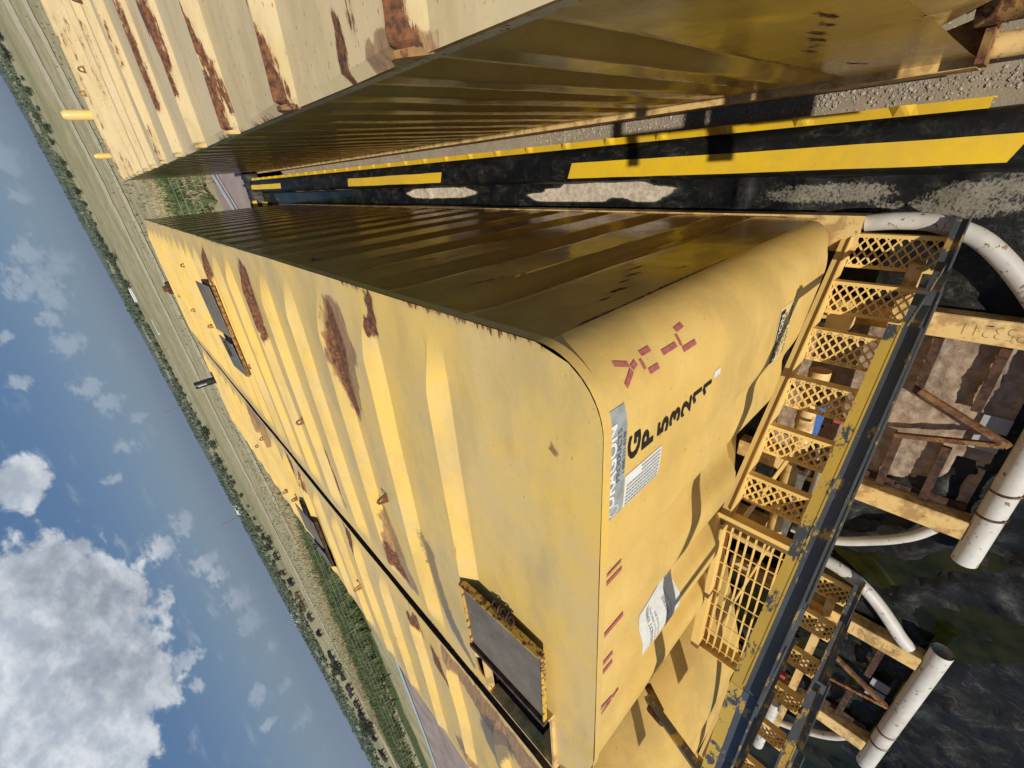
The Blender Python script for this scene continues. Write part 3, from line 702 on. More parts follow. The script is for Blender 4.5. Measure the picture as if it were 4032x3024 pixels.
# ---- hatches
RIMM = paint('rusted_rim_paint', (.62, .40, .06), (.55, .33, .06), 1.0, .6, speck=.50, spotscale=30)
def hatch(t, xa, xh, xo, ya, yb, zr, open_frame=True):
    """xa left side of the opening, xh hinge line, xo right edge of the laid-back lid"""
    fr = MB(); h = .035; w = .014
    fr.box(xa-w, xa, ya-w, yb+w, zr-.03, zr+h*.4); fr.box(xh, xh+w, ya-w, yb+w, zr-.05, zr+h)
    fr.box(xa, xh, ya-w, ya, zr-.05, zr+h*.5); fr.box(xa, xh, yb, yb+w, zr-.05, zr+h*.5)
    fr.box(xa, xh, yb, yb+.004, zr-.05, zr-.03); fr.box(xa-.004, xa, ya, yb, zr-.05, zr-.03)
    f = fr.build('hatch_frame', RAILP, t)
    MB().box(xa-.01, xh+.01, ya-.01, yb+.01, zr-.9, zr-.88).box(xa-.012, xa-.008, ya, yb, zr-.9, zr-.03).box(xh+.008, xh+.012, ya, yb, zr-.9, zr-.05).box(xa, xh, ya-.012, ya-.008, zr-.9, zr-.05).box(xa, xh, yb+.008, yb+.012, zr-.9, zr-.03).build('hatch_dark', BLACK, f)  # black box paints in the darkness inside the tank
    # lid rests upside down on its skirt, tipped up at the far edge
    zl, zo = zr+.040, zr+.030
    th = .006
    lid = MB(); lid.prism([(xh+.01, ya, zl), (xo, ya, zo), (xo, yb, zo+.02), (xh+.01, yb, zl+.01)], [(xh+.01, ya, zl+th), (xo, ya, zo+th), (xo, yb, zo+.02+th), (xh+.01, yb, zl+.01+th)])
    l = lid.build('hatch_lid', LIDG, f)
    rim = MB()
    rim.beam((xo, ya, zo+.010), (xo, yb, zo+.030), .006, .036); rim.beam((xh+.012, ya-.004, zl+.01), (xo, ya-.004, zo+.006), .006, .022)
    rim.beam((xh+.01, yb+.004, zl+.02), (xo, yb+.004, zo+.026), .006, .022)
    rim.build('lid_rim', RIMM, l)
    MB().beam((xh+.012, ya-.01, zl+.012), (xh+.012, yb+.01, zl+.022), .03, .03).build('hinge_bar', DARK_RUST_SHADE, l)
    return f, l
f1, l1 = hatch(T1, -2.84, -2.32, -1.80, .76, 1.28, Z(-.73))
MB().tube([(-2.62, 1.23, Z(-.78)), (-2.60, .95, Z(-1.5))], .022, 12).build('grab_pole', IRON, f1, smooth=True)
# chain links hanging on the right rim
def ring(mb, c, r, rr, ax, seg=10, s2=6):
    ax = Vector(ax).normalized(); a = ax.orthogonal().normalized(); b = ax.cross(a); k = len(mb.v)
    for i in range(seg):
        t = 2*math.pi*i/seg; d = a*math.cos(t)+b*math.sin(t)*1.5
        for j in range(s2):
            q = 2*math.pi*j/s2; mb.v.append(tuple(Vector(c)+d*r+(d.normalized()*math.cos(q)+ax*math.sin(q))*rr))
    for i in range(seg):
        for j in range(s2):
            mb.f.append((k+i*s2+j, k+((i+1) % seg)*s2+j, k+((i+1) % seg)*s2+(j+1) % s2, k+i*s2+(j+1) % s2))
ch = MB()
for k in range(5):
    ring(ch, (-1.785+.004*(k % 2), 1.06-.028*k, Z(-.70)), .013, .005, (.3, 1, .4) if k % 2 else (1, .2, .8))
ch.build('chain', DARK_RUST_SHADE, f1, smooth=True)
# flat hatches farther back
def low_hatch(t, xa, xm, xb, ya, yb, zr):
    f = MB().box(xa, xa+.02, ya, yb, zr, zr+.03).box(xb-.02, xb, ya, yb, zr, zr+.03).box(xa, xb, ya-.02, ya, zr, zr+.03).box(xa, xb, yb, yb+.02, zr, zr+.03).build('hatch_frame', DARK_RUST_SHADE if t == T2 else RUSTY, t)
    MB().prism([(xm, ya, zr+.035), (xb, ya, zr+.045), (xb, yb, zr+.08), (xm, yb, zr+.07)], [(xm, ya, zr+.043), (xb, ya, zr+.053), (xb, yb, zr+.088), (xm, yb, zr+.078)]).build('hatch_lid', LIDG, f)
    MB().prism([(xa, ya, zr+.03), (xm-.08, ya, zr+.05), (xm-.08, yb, zr+.07), (xa, yb, zr+.05)], [(xa, ya, zr+.04), (xm-.08, ya, zr+.06), (xm-.08, yb, zr+.08), (xa, yb, zr+.06)]).build('inner_cover', IRON, f)
    MB().box(xa+.02, xb-.02, ya, yb, zr+.001, zr+.02).build('hatch_dark', BLACK, f)  # black slab paints in the dark of the opening
    MB().beam((xa+.2, (ya+yb)/2, zr+.075), (xm-.1, (ya+yb)/2, zr+.085), .03, .02).build('cover_strap', DARK_RUST_SHADE, f)
low_hatch(T1, -2.0, -1.5, -.92, 5.52, 6.05, Z(-.70)); low_hatch(T2, -4.75, -4.38, -3.90, 4.9, 5.45, Z(-.70))

# ---- lifting lugs
def lug(t, x, y, z=Z(-.73), s=1.0, ang=0.0):
    mb = MB(); prof = [(-.035, 0), (.035, 0), (.026, .05), (.018, .075), (0, .085), (-.018, .075), (-.026, .05)]
    c, n_ = math.cos(ang), math.sin(ang)
    for off in (-.004, .004): pass
    outer = [Vector((a*s*c, a*s*n_, b*s)) for a, b in prof]; hole = [Vector(((.013*math.cos(q))*s*c, (.013*math.cos(q))*s*n_, (.055+.013*math.sin(q))*s)) for q in [math.pi*2*k/7-math.pi/2-.45 for k in range(7)]]
    nn = Vector((-n_, c, 0))*.005; base = Vector((x, y, z)); k = len(mb.v)
    for sg in (-1, 1):
        for p in outer: mb.v.append(tuple(base+p+nn*sg))
        for p in hole: mb.v.append(tuple(base+p+nn*sg))
    for i in range(7):
        j = (i+1) % 7
        mb.f += [(k+i, k+j, k+7+j, k+7+i), (k+14+j, k+14+i, k+21+i, k+21+j), (k+j, k+i, k+14+i, k+14+j), (k+7+i, k+7+j, k+21+j, k+21+i)]
    mb.build('lifting_lug', RUSTY, t)
for x, y in ((-1.79, 2.10), (-1.85, 3.62), (-1.80, 5.25), (-.88, 7.25), (-1.72, 7.15), (-1.75, 8.6), (-1.70, 9.85)): lug(T1, x, y, s=1.05)
for x, y in ((-4.18, 3.80), (-4.20, 5.95), (-3.42, 6.65), (-4.1, 7.75), (-4.45, 6.6)): lug(T2, x, y, s=1.15)
for x, y in ((1.53, 8.9), (1.5, 10.6), (1.65, 6.4)): lug(T3, x, y, s=1.5)
# end caps of the roof ribs on tank 3
for r in ridges3[:9]:
    MB().prism([(.240, r-.11, Z(-.733)), (.262, r-.11, Z(-.733)), (.262, r+.07, Z(-.733)), (.240, r+.07, Z(-.733))],
               [(.246, r-.01, Z(-.685)), (.262, r-.01, Z(-.685)), (.262, r+.01, Z(-.685)), (.246, r+.01, Z(-.685))]).build('rib_end_cap', RUSTY if r < 2.5 else RAILP, T3)

# ---- vents
def vent(t, x, y, z, h, r, mat):
    o = MB().tube([(x, y, z), (x, y, z+.04)], r*1.5, 16).build('vent_flange', DARK_RUST_SHADE, t, smooth=True)
    b = MB(); b.tube([(x, y, z+.04), (x, y, z+h-.02), (x, y, z+h)], [r, r, r*.85], 16); b.build('vent_pipe', mat, o, smooth=True)
    return o
v = vent(T2, -3.72, 10.55, Z(-.73), .42, .075, BLACK)
MB().box(-3.735, -3.705, 10.465, 10.475, Z(-.52), Z(-.36)).build('vent_slot', GREYST, v)
MB().box(-1.86, -1.62, 11.12, 11.3, Z(-.80), Z(-.62)).build('rear_bracket', DARK_RUST_SHADE, T1, bevel=.02)
MB().box(-1.80, -1.70, 11.14, 11.28, Z(-.62), Z(-.56)).build('rear_fitting', RUST, T1)
for x, y, r, h in ((1.36, 11.97, .085, .62), (.70, 11.97, .05, .44)):
    MB().tube([(x, y, Z(-1.2)), (x, y, Z(-.73)+h-.25), (x, y, Z(-.73)+h-.20)], [r, r, r*.6], 16).build('stand_pipe', ROOF, T3, smooth=True)

# ---- base rails
MB().box(-.495, -.430, .525, 11.1, Z(-3.40), Z(-3.20)).box(-.50, -.42, .52, 11.1, Z(-3.205), Z(-3.195)).build('base_rail', RAILP, T1)
MB().prism([(-.44, .52, Z(-3.21)), (-.44, 1.0, Z(-3.21)), (-.62, .85, Z(-3.21)), (-.62, .52, Z(-3.21))], [(-.44, .52, Z(-3.197)), (-.44, 1.0, Z(-3.197)), (-.62, .85, Z(-3.197)), (-.62, .52, Z(-3.197))]).build('corner_gusset', RAILP, T1)
MB().box(-3.0, -2.93, .6, 11.1, Z(-3.40), Z(-3.20)).build('base_rail', RAILP, T1)
MB().box(-3.12, -3.06, .5, 11.2, Z(-3.40), Z(-3.20)).build('base_rail', RAILP, T2)
MB().box(-5.2, -5.14, .5, 11.2, Z(-3.40), Z(-3.20)).build('base_rail', RAILP, T2)
MB().box(.222, .285, .27, 11.9, Z(-3.40), Z(-3.17)).build('base_rail', RAILP, T3)
MB().prism([(.225, .27, Z(-3.172)), (.225, .95, Z(-3.172)), (.30, .7, Z(-3.172)), (.42, .27, Z(-3.172))], [(.225, .27, Z(-3.16)), (.225, .95, Z(-3.16)), (.30, .7, Z(-3.16)), (.42, .27, Z(-3.16))]).build('corner_gusset', RAILP, T3)
MB().box(.225, .75, .24, .27, Z(-3.30), Z(-3.06)).build('front_beam', RUSTY, T3)
MB().tube([(.30, .24, Z(-3.27)), (.30, -1.2, Z(-3.27))], .05, 16).build('guard_pipe', RAILP, T3, smooth=True)
MB().tube([(.42, .30, Z(-3.0)), (.42, -.05, Z(-2.95))], .07, 14).build('drain_nozzle', RUSTY, T3, smooth=True)

# ------------------------------------------------------------------ front staircases and drawbars
def tread_mesh(wy0, wy1, dep):
    """expanded metal tread: zigzag strands running across, local x = depth, y = width"""
    mb = MB(); cells = 16; pitch = (wy1-wy0)/cells; seg = 6; t = .0045
    for j in range(cells+1):
        for k in range(seg):
            s = 1 if (j % 2 == 0) else -1
            def off(q): return [0, .5, 0, -.5, 0, .5, 0][q]*0
            ya = wy0+pitch*j+s*pitch*.43*(1 if k % 2 == 0 else -1); yb_ = wy0+pitch*j+s*pitch*.43*(-1 if k % 2 == 0 else 1)
            ya = min(max(ya, wy0), wy1); yb_ = min(max(yb_, wy0), wy1)
            xa = -dep*(k)/seg; xb = -dep*(k+1)/seg
            mb.beam((xa, ya, 0), (xb, yb_, 0), .0085, .012)
    mb.box(-.016, .0, wy0, wy1, -.006, .006); mb.box(-dep, -dep+.016, wy0, wy1, -.006, .006)
    mb.box(.0, .004, wy0, wy1, -.04, .006); mb.box(-dep-.004, -dep, wy0, wy1, -.04, .006)
    return mb
TREAD = tread_mesh(.15, .55, .185).mesh('tread')
def angle_bar(mb, p0, p1, w=.05, t=.006, drop=None):
    """L section: flat top leg and outer upright leg"""
    p0 = Vector(p0); p1 = Vector(p1)
    mb.beam(p0, p1, w, t)
    o = Vector((0, -w/2, -w/2)); mb.beam(p0+o, p1+o, t, w)
def staircase(t, ox, oy, steps, landing=True, brace=True, x_end=-3.05):
    f = lambda x, y, z: (x+ox, y+oy, Z(z))
    # inner stringer carries the name of the whole flight
    mb = MB(); p0 = f(-.47, .575, -3.27); p1 = f(-1.88, .575, -2.02)
    mb.beam(p0, p1, .05, .006, ); q0 = f(-.47, .553, -3.33); q1 = f(-1.88, .553, -2.08); mb.beam(q0, q1, .006, .12)
    st = mb.build('staircase', STEP, t)
    # outer stringer
    mb = MB(); mb.beam(f(-.43, .12, -3.22), f(-1.90, .12, -1.93), .055, .006); mb.beam(f(-.43, .095, -3.29), f(-1.90, .095, -2.0), .006, .14)
    mb.build('outer_stringer', GREY, st)
    for i in range(steps):
        o = link('tread', TREAD, st, STEP); o.location = o.location + Vector(f(-.524-.231*i, 0, -3.23+.205*i)) - Vector((0, 0, 0))
    if landing:
        xa, xb, z = -1.90, x_end, -2.0
        g = MB()
        for j in range(9):
            y = .17+.042*j+.01; g.box(*sorted((xa+ox, xb+ox)), y+oy-.003, y+oy+.003, Z(z)-.028, Z(z))
        for k in range(9):
            x = xa+(xb-xa)*(k+.5)/9; g.beam(f(x, .165, z-.002), f(x, .545, z-.002), .006, .006)
        g.build('landing_grating', STEP, st)
        e = MB(); e.box(xb+ox, xa+ox, .548+oy, .556+oy, Z(z)-.09, Z(z)+.05); e.box(xb+ox, xa+ox, .556+oy, .60+oy, Z(z)+.04, Z(z)+.05)
        e.build('kick_plate', STEP, st)
        e = MB(); e.box(xa+ox-.006, xa+ox+.004, .15+oy, .56+oy, Z(z)-.10, Z(z)+.012).box(xa+ox+.004, xa+ox+.05, .15+oy, .60+oy, Z(z)+.002, Z(z)+.010)
        e.build('nosing_plate', STEP, st)
        e = MB(); e.box(xb+ox-.008, xb+ox, .15+oy, .56+oy, Z(z)-.11, Z(z)+.02); e.box(xb+ox, xa+ox, .135+oy, .15+oy, Z(z)-.10, Z(z)+.02)
        e.build('end_plate', STEP, st)
    # handrail: posts, top rail, mid rail
    a, b, c = (-.60, .137, -1.90), (-1.60, .143, -1.0), (x_end-.2, .175, -.98)
    mb = MB(); angle_bar(mb, f(*a), f(*b), .038); angle_bar(mb, f(*b), f(*c), .038); hr = mb.build('top_rail', WORN, st)
    mb = MB(); q = lambda p: f(p[0], p[1]-.046, p[2]-.004); mb.beam(q(a), q(b), .050, .008); mb.beam(q(b), q(c), .050, .008); mb.beam(Vector(q(a))+Vector((0, -.025, .01)), Vector(q(b))+Vector((0, -.025, .01)), .006, .03); mb.beam(Vector(q(b))+Vector((0, -.025, .01)), Vector(q(c))+Vector((0, -.025, .01)), .006, .03)
    mb.build('rail_channel', GREY, st)
    mb = MB(); lo = lambda p, d: (p[0], p[1]-.012, p[2]-d)
    angle_bar(mb, f(*lo((-.60, .12, -1.90), .50)), f(*lo((-1.66, .12, -1.0), .50)), .075); angle_bar(mb, f(*lo((-1.66, .12, -1.0), .5)), f(*lo(c, .5)), .075)
    mb.build('mid_rail', GREY, st)
    for x, zt, zb in ((-.63, -1.90, -3.08), (-1.20, -1.38, -2.57), (-1.90, -1.0, -2.05), (-2.5, -1.0, -2.05), (x_end+.02, -1.0, -2.05)):
        MB().beam(f(x, .112, zt), f(x, .112, zb), .04, .006, (0, 1, 0)).beam(f(x-.018, .10, zt), f(x-.018, .10, zb), .006, .035, (0, 1, 0)).build('post', GREY, st)
    if brace:
        mb = MB(); mb.beam(f(-2.44, .50, -1.16), f(-2.30, .16, -1.0), .038, .035); mb.build('tie_bar', GREY, st)
        MB().tube([f(-2.44, .47, -1.13), f(-2.40, .39, -1.10)], .022, 10).build('bolt', DARK_RUST_SHADE, st)
        MB().beam(f(-2.42, .53, -1.20), f(-2.42, .42, -1.14), .03, .03).build('weld_tab', RUSTY, st)
    return st
ST1 = staircase(T1, 0, 0, 6)
ST2 = staircase(T2, -2.54, -.20, 6, x_end=-2.85)
staircase_rail3 = MB()
# tank 3's own flight, mostly out of frame
ST3 = staircase(T3, 3.15, -.95, 6, brace=False)

def drawbar(t, ox, oy, number, col_y):
    f = lambda x, y, z: (x+ox, y+oy, Z(z))
    l = MB().box(-1.075+ox, -.935+ox, -.44+oy, .95+oy, Z(-3.42), Z(-3.30)).build('frame_beam', RAILP, t, bevel=.006)
    MB().box(-2.36+ox, -2.215+ox, -.44+oy, .95+oy, Z(-3.42), Z(-3.30)).build('frame_beam', RAILP, t, bevel=.006)
    text_mesh('weld_number', number, .105, lambda a, b: Vector(f(-.968-b, col_y+a*.85, -3.2975)), RUST, l, bold=-.004, xs=1.0)
    # inner ledges
    MB().box(-2.205+ox, -2.15+ox, -.40+oy, .3+oy, Z(-3.41), Z(-3.395)).build('inner_ledge', DARK_RUST_SHADE, t); MB().box(-1.10+ox, -1.08+ox, -.40+oy, .3+oy, Z(-3.41), Z(-3.395)).build('inner_ledge', DARK_RUST_SHADE, t)
    # towing roller
    r = MB().tube([f(-2.52, -.50, -3.33), f(-.78, -.50, -3.33)], .064, 24, cap=False)
    r.tube([f(-.781, -.50, -3.33), f(-2.519, -.50, -3.33)], .055, 24, cap=False)
    ro = r.build('end_roller', WHITEP, t, smooth=True)
    for x in (-1.93, -2.12): 
        m_ = MB(); ring(m_, f(x, -.50, -3.33), .067, .006, (1, .12, 0), 26, 8)
        for i, vv in enumerate(m_.v):   # undo the link stretch so it wraps the roller
            p = Vector(vv)-Vector(f(x, -.50, -3.33)); q = Vector((0, p.y, p.z)); q = q.normalized()*min(q.length, .073) if q.length else q
            m_.v[i] = tuple(Vector(f(x, -.50, -3.33))+Vector((p.x, q.y, q.z)))
        m_.build('roller_ring', RUST, ro, smooth=True)
    # V braces, then dark bars that paint in shadows along with the cross members
    mb = MB(); mb.beam(f(-1.43, .02, -3.32), f(-1.63, -.42, -3.30), .032, .03); mb.build('brace', RUSTY, t)
    MB().beam(f(-1.78, .05, -3.34), f(-1.64, -.40, -3.31), .03, .028).build('brace', RUSTY, t)
    for x0_, x1_, y in ((-1.10, -1.48, .03), (-1.10, -1.50, -.24), (-1.78, -2.2, .03), (-1.78, -2.2, -.20)):
        MB().beam(f(x0_, y, -3.375), f(x1_, y, -3.375), .045, .03).build('cross_bar_and_shadow', DARK_RUST_SHADE, t)
    MB().box(-1.62+ox, -1.52+ox, -.40+oy, -.28+oy, Z(-3.41), Z(-3.40)).box(-1.75+ox, -1.65+ox, -.40+oy, -.28+oy, Z(-3.41), Z(-3.40)).build('hitch_plate', GREYST, t)
    # bent white guard pipes each side
    R1 = [(-.47, .52, -3.29), (-.455, .40, -3.29), (-.455, .27, -3.30), (-.475, .17, -3.30), (-.53, .04, -3.31), (-.63, -.08, -3.32), (-.75, -.19, -3.33), (-.86, -.28, -3.34), (-.93, -.35, -3.35)]
    sm = smooth_path([f(*p) for p in R1]); MB().tube(sm, .047, 18).build('guard_pipe', WHITEP, t, smooth=True)
    R2 = [(-2.86, .42, -3.30), (-2.84, .25, -3.30), (-2.78, .10, -3.31), (-2.68, -.04, -3.32), (-2.58, -.16, -3.33), (-2.48, -.25, -3.34), (-2.38, -.31, -3.35)]
    sm = smooth_path([f(*p) for p in R2]); MB().tube(sm, .034, 18).build('guard_pipe', WHITEP, t, smooth=True)
def smooth_path(pts, n=5):
    pts = [Vector(p) for p in pts]; out = []
    for i in range(len(pts)-1):
        p0 = pts[max(i-1, 0)]; p1 = pts[i]; p2 = pts[i+1]; p3 = pts[min(i+2, len(pts)-1)]
        for k in range(n):
            t = k/n; out.append(.5*((2*p1)+(p2-p0)*t+(2*p0-5*p1+4*p2-p3)*t*t+(-p0+3*p1-3*p2+p3)*t**3))
    out.append(pts[-1]); return out
drawbar(T1, 0, 0, 'GP53211', -.66+.30)
drawbar(T2, -2.50, -.13, 'GP53211', -.30)

# ---- manifold and valves tucked under the flights
def manifold(t, ox, oy):
    f = lambda x, y, z: (x+ox, y+oy, Z(z))
    m_ = MB().tube([f(-1.35, .50, -3.10), f(-2.85, .50, -3.10)], .06, 18).build('manifold_pipe', RAILP, t, smooth=True)
    MB().tube([f(-1.95, .30, -2.95), f(-2.75, .30, -2.95)], .05, 16).build('manifold_pipe', WHITEP, t, smooth=True)
    MB().box(-2.85+ox, -.65+ox, .20+oy, .26+oy, Z(-3.30), Z(-3.14)).build('front_beam', RAILP, t)
    for x, hm in ((-1.50, BLUE), (-2.02, IRON), (-2.42, IRON)):
        b = MB().tube([f(x, .44, -3.02), f(x, .34, -3.02)], .085, 16).tube([f(x, .46, -3.02), f(x, .32, -3.02)], .05, 12)
        vb = b.build('valve', DARK_RUST_SHADE, t, smooth=True)
        MB().tube([f(x, .39, -2.95), f(x, .39, -2.84)], .016, 10).build('valve_stem', IRON, vb)
        lv = MB()
        lv.prism([f(x+.03, .372, -2.84), f(x+.03, .418, -2.84), f(x-.18, .405, -2.82), f(x-.20, .395, -2.82), f(x-.18, .380, -2.82)],
                 [f(x+.03, .372, -2.828), f(x+.03, .418, -2.828), f(x-.18, .405, -2.808), f(x-.20, .395, -2.808), f(x-.18, .380, -2.808)])
        lv.build('valve_handle', hm, vb)
    for y, z, r in ((.36, -2.72, .012), (.28, -2.78, .012)):
        MB().tube([f(-1.70, y, z-.12), f(-1.70, y-.02, z), f(-1.76, y-.03, z+.01)], r, 8).build('drain_cock', IRON, t, smooth=True)
    MB().box(-1.62+ox, -1.58+ox, .30+oy, .34+oy, Z(-3.02), Z(-2.97)).build('red_cap', RED, t)
    MB().box(-1.05+ox, -.95+ox, .42+oy, .54+oy, Z(-3.2), Z(-3.05)).build('support_box', STEP, t)
    MB().beam(f(-1.93, .50, -3.2), f(-1.93, .50, -2.1), .08, .006, (0, 1, 0)).build('landing_leg', STEP, t)
    MB().beam(f(-2.95, .50, -3.2), f(-2.95, .50, -2.1), .08, .006, (0, 1, 0)).build('landing_leg', STEP, t)
manifold(T1, 0, 0); manifold(T2, -2.54, -.2)
T2.rotation_euler.z = -R(.7)

# ------------------------------------------------------------------ liner, berm, tape
def liner():
    xs = np.arange(-7.0, -.19, .04); ys = np.concatenate([np.arange(-3.0, 14.6, .05)])
    X, Y = np.meshgrid(xs, ys, indexing='ij')
    fold = np.abs(fbm(X*1.6+.5*Y, Y*.9, 41, 4)-.5)
    Zl = .035+.075*np.exp(-fold*34)*sstep(fbm(X*.8, Y*.8, 3), .3, .55)+(fbm(X*3, Y*3, 8, 3)-.5)*.04+.03*np.exp(-np.abs(fbm(X*5+Y*2, Y*1.8, 12, 3)-.5)*30)
    Zl += .05*sstep(X, -.42, -.30)*0
    patches = [(-.30, 5.1, .06, .72), (-.31, 2.65, .065, .78), (-.33, .80, .055, .33), (-.33, .0, .04, .28), (-.42, .2, .05, .3), (-.36, -.35, .10, .12), (-.50, -.18, .09, .07), (-.46, -.45, .06, .10)]
    mud = np.zeros_like(X); spk = np.zeros_like(X)
    wx_ = (fbm(X*4, Y*1.5, 17)-.5)*.12
    for cx, cy, rx, ry in patches:
        if cy < 2: spk = np.maximum(spk, .8*sstep(1.3-np.hypot((X+wx_-cx)/rx/1.3, (Y-cy)/ry/1.2), .0, .6)); continue
        mud = np.maximum(mud, sstep(1.25-np.hypot((X+wx_-cx)/rx, (Y-cy)/ry), .0, .35))
    mud = np.maximum(mud, .25*sstep(fbm(X*1.1+4, Y*.5, 23), .55, .75)*(X > -.6))
    link('containment_liner', grid_mesh('containment_liner', np.stack([X, Y, Zl], -1), attrs={'mud': mud, 'speckle': spk}), None, LINER, True)
liner(); LN = bpy.data.objects['containment_liner']
tag(LN, 'crumpled black plastic containment liner spread on the ground between and in front of the tanks', 'liner')
# berm: soft wall with the liner draped over it
def berm():
    ys = np.arange(-2.5, 13.2, .04)
    prof = [(-.23, .02), (-.215, .12), (-.205, .22), (-.175, .262), (-.11, .270), (-.04, .268), (.015, .262), (.05, .235), (.065, .15), (.07, .02)]
    P = np.zeros((len(ys), len(prof), 3)); skew = lambda y: .02*(y-1)*.15
    for j, (x, z) in enumerate(prof):
        w_ = (fbm(ys*2.5, ys*0+j*.3, 55, 3)-.5)
        P[:, j, 0] = x+w_*.03+.004*(ys-1); P[:, j, 1] = ys; P[:, j, 2] = z+w_*.03*(1 if .1 < z < .265 or j > 6 else .25)
    mud = (fbm(P[..., 1]*3, P[..., 0]*20, 66)-.3)*.55
    b = link('berm_wall', grid_mesh('berm_wall', P, flip=True, attrs={'mud': mud}), None, LINER, True)
    tag(b, 'long low berm draped in black liner running down the aisle beside the gravel strip', 'berm')
    return b
BR = berm()
def tape(ya, yb, xa, xb, nm='yellow_tape'):
    ys = np.linspace(ya, yb, max(4, int((yb-ya)/.1)))
    P = np.zeros((len(ys), 4, 3)); w_ = (fbm(ys*2.5, ys*0+.3*4, 55, 3)-.5)
    for j in range(4):
        P[:, j, 0] = xa+(xb-xa)*j/3+.004*(ys-1)+w_*.012-(j*.02 if False else 0); P[:, j, 1] = ys-(.05*j/3 if True else 0); P[:, j, 2] = .279+w_*.006
    link(nm, grid_mesh(nm, P, flip=True), BR, TAPE, True)
tape(.05, 2.72, -.175, -.055); tape(4.70, 7.32, -.165, -.055); tape(10.7, 13.0, -.155, -.055)
# yellow edge bracket with gussets
def bracket():
    e = empty('berm_bracket', (.1, 5, 0), 'bright yellow steel edge bracket with gusset fins along the gravel side of the berm', 'bracket')
    e2 = MB(); ya, yb = .18, 12.9; k = lambda y: .003*(y-1)
    e2.prism([(.058+k(ya), ya, .244), (.058+k(ya), ya, .250), (.106+k(ya), ya, .225), (.112+k(ya), ya, .0), (.106+k(ya), ya, .0), (.101+k(ya), ya, .222)], [(.058+k(yb), yb, .244), (.058+k(yb), yb, .250), (.106+k(yb), yb, .225), (.112+k(yb), yb, .0), (.106+k(yb), yb, .0), (.101+k(yb), yb, .222)])
    e2.build('face_plate', TAPE, e)
    y = .43; first = None
    while y < 12.8:
        g = MB().prism([(.060, .0, .251), (.060, .10, .251), (.108, .135, .226), (.108, .025, .226)], [(.060, .03, .262), (.060, .05, .262), (.108, .085, .255), (.108, .065, .255)])
        if first is None: first = g.mesh('gusset')
        o = link('gusset', first, e, TAPE); o.location = o.location+Vector((k(y), y, 0)); y += .455
    return e
bracket()
# folded end of the containment
def berm_end():
    e = empty('containment_end_wall', (-.3, 13.4, 0), 'crumpled black liner bundled over the low end wall at the far end of the aisle', 'berm')
    b = MB(); 
    xs = np.linspace(-.95, .25, 40); P = []
    for y, z in ((13.0, .05), (13.05, .22), (13.15, .33), (13.3, .36), (13.45, .30), (13.55, .12), (13.6, .0)):
        w1 = (fbm(xs*6, xs*0+y*7, 71, 4)-.5)
        P.append(np.stack([xs, y+w1*.25, z+w1*.22*(z > .1)], -1))
    P = np.stack(P, 0); link('liner_bundle', grid_mesh('liner_bundle', P, attrs={'mud': np.full(P.shape[:2], .3)}), e, LINER, True)
    MB().box(-.62, -.36, 12.98, 13.0, .26, .36).build('yellow_tape', TAPE, e)
    MB().box(-.52, -.40, 12.6, 12.95, .12, .16).build('yellow_tape', TAPE, e)
berm_end()
# standing water
def pool(name, pts, z, label, mat=WATER):
    bm = bmesh.new(); f_ = bm.faces.new([bm.verts.new((x, y, z)) for x, y in pts]); bmesh.ops.triangulate(bm, faces=bm.faces)
    me = bpy.data.meshes.new(name); bm.normal_update(); bm.to_mesh(me); bm.free(); o = link(name, me, None, mat)
    tag(o, kind='structure'); return o
pool('water', [(-2.45, -.55), (-2.1, -.75), (-2.3, -1.0), (-3.2, -1.0), (-3.6, -.7), (-7, -.8), (-7, .5), (-3.1, 1.4), (-2.5, .4)], .048, '')
pool('water', [(-.43, 7.0), (-.23, 7.0), (-.22, 12.9), (-.43, 12.9)], .060, '')
# dried mud inside the first frame
def mudfloor():
    xs = np.arange(-2.2, -1.08, .012); ys = np.arange(-.40, .75, .012); X, Y = np.meshgrid(xs, ys, indexing='ij')
    n = fbm(X*9, Y*9, 81, 5); n2 = fbm(X*30, Y*30, 85, 3)
    Zm = .078+(n-.5)*.035+(n2-.5)*.016
    Zm -= .1*sstep(np.abs(Y+.30), .05, .02)*(X < -1.85)
    o = link('dried_mud_bed', grid_mesh('dried_mud_bed', np.stack([X, Y, Zm], -1)), None, MUD, True)
    tag(o, 'crusty brown dried mud filling the rusty frame in front of the nearest tank', 'mud')
    xs = np.arange(-4.75, -3.66, .02); ys = np.arange(-.5, .3, .02); X, Y = np.meshgrid(xs, ys, indexing='ij')
    Zm = .03+(fbm(X*7, Y*7, 91, 5)-.45)*.09
    o = link('mud_bed', grid_mesh('mud_bed', np.stack([X, Y, Zm], -1)), None, DARK_RUST_SHADE, True)
    tag(o, 'dark wet mud bed in the frame in front of the farther left tank', 'mud')
mudfloor()
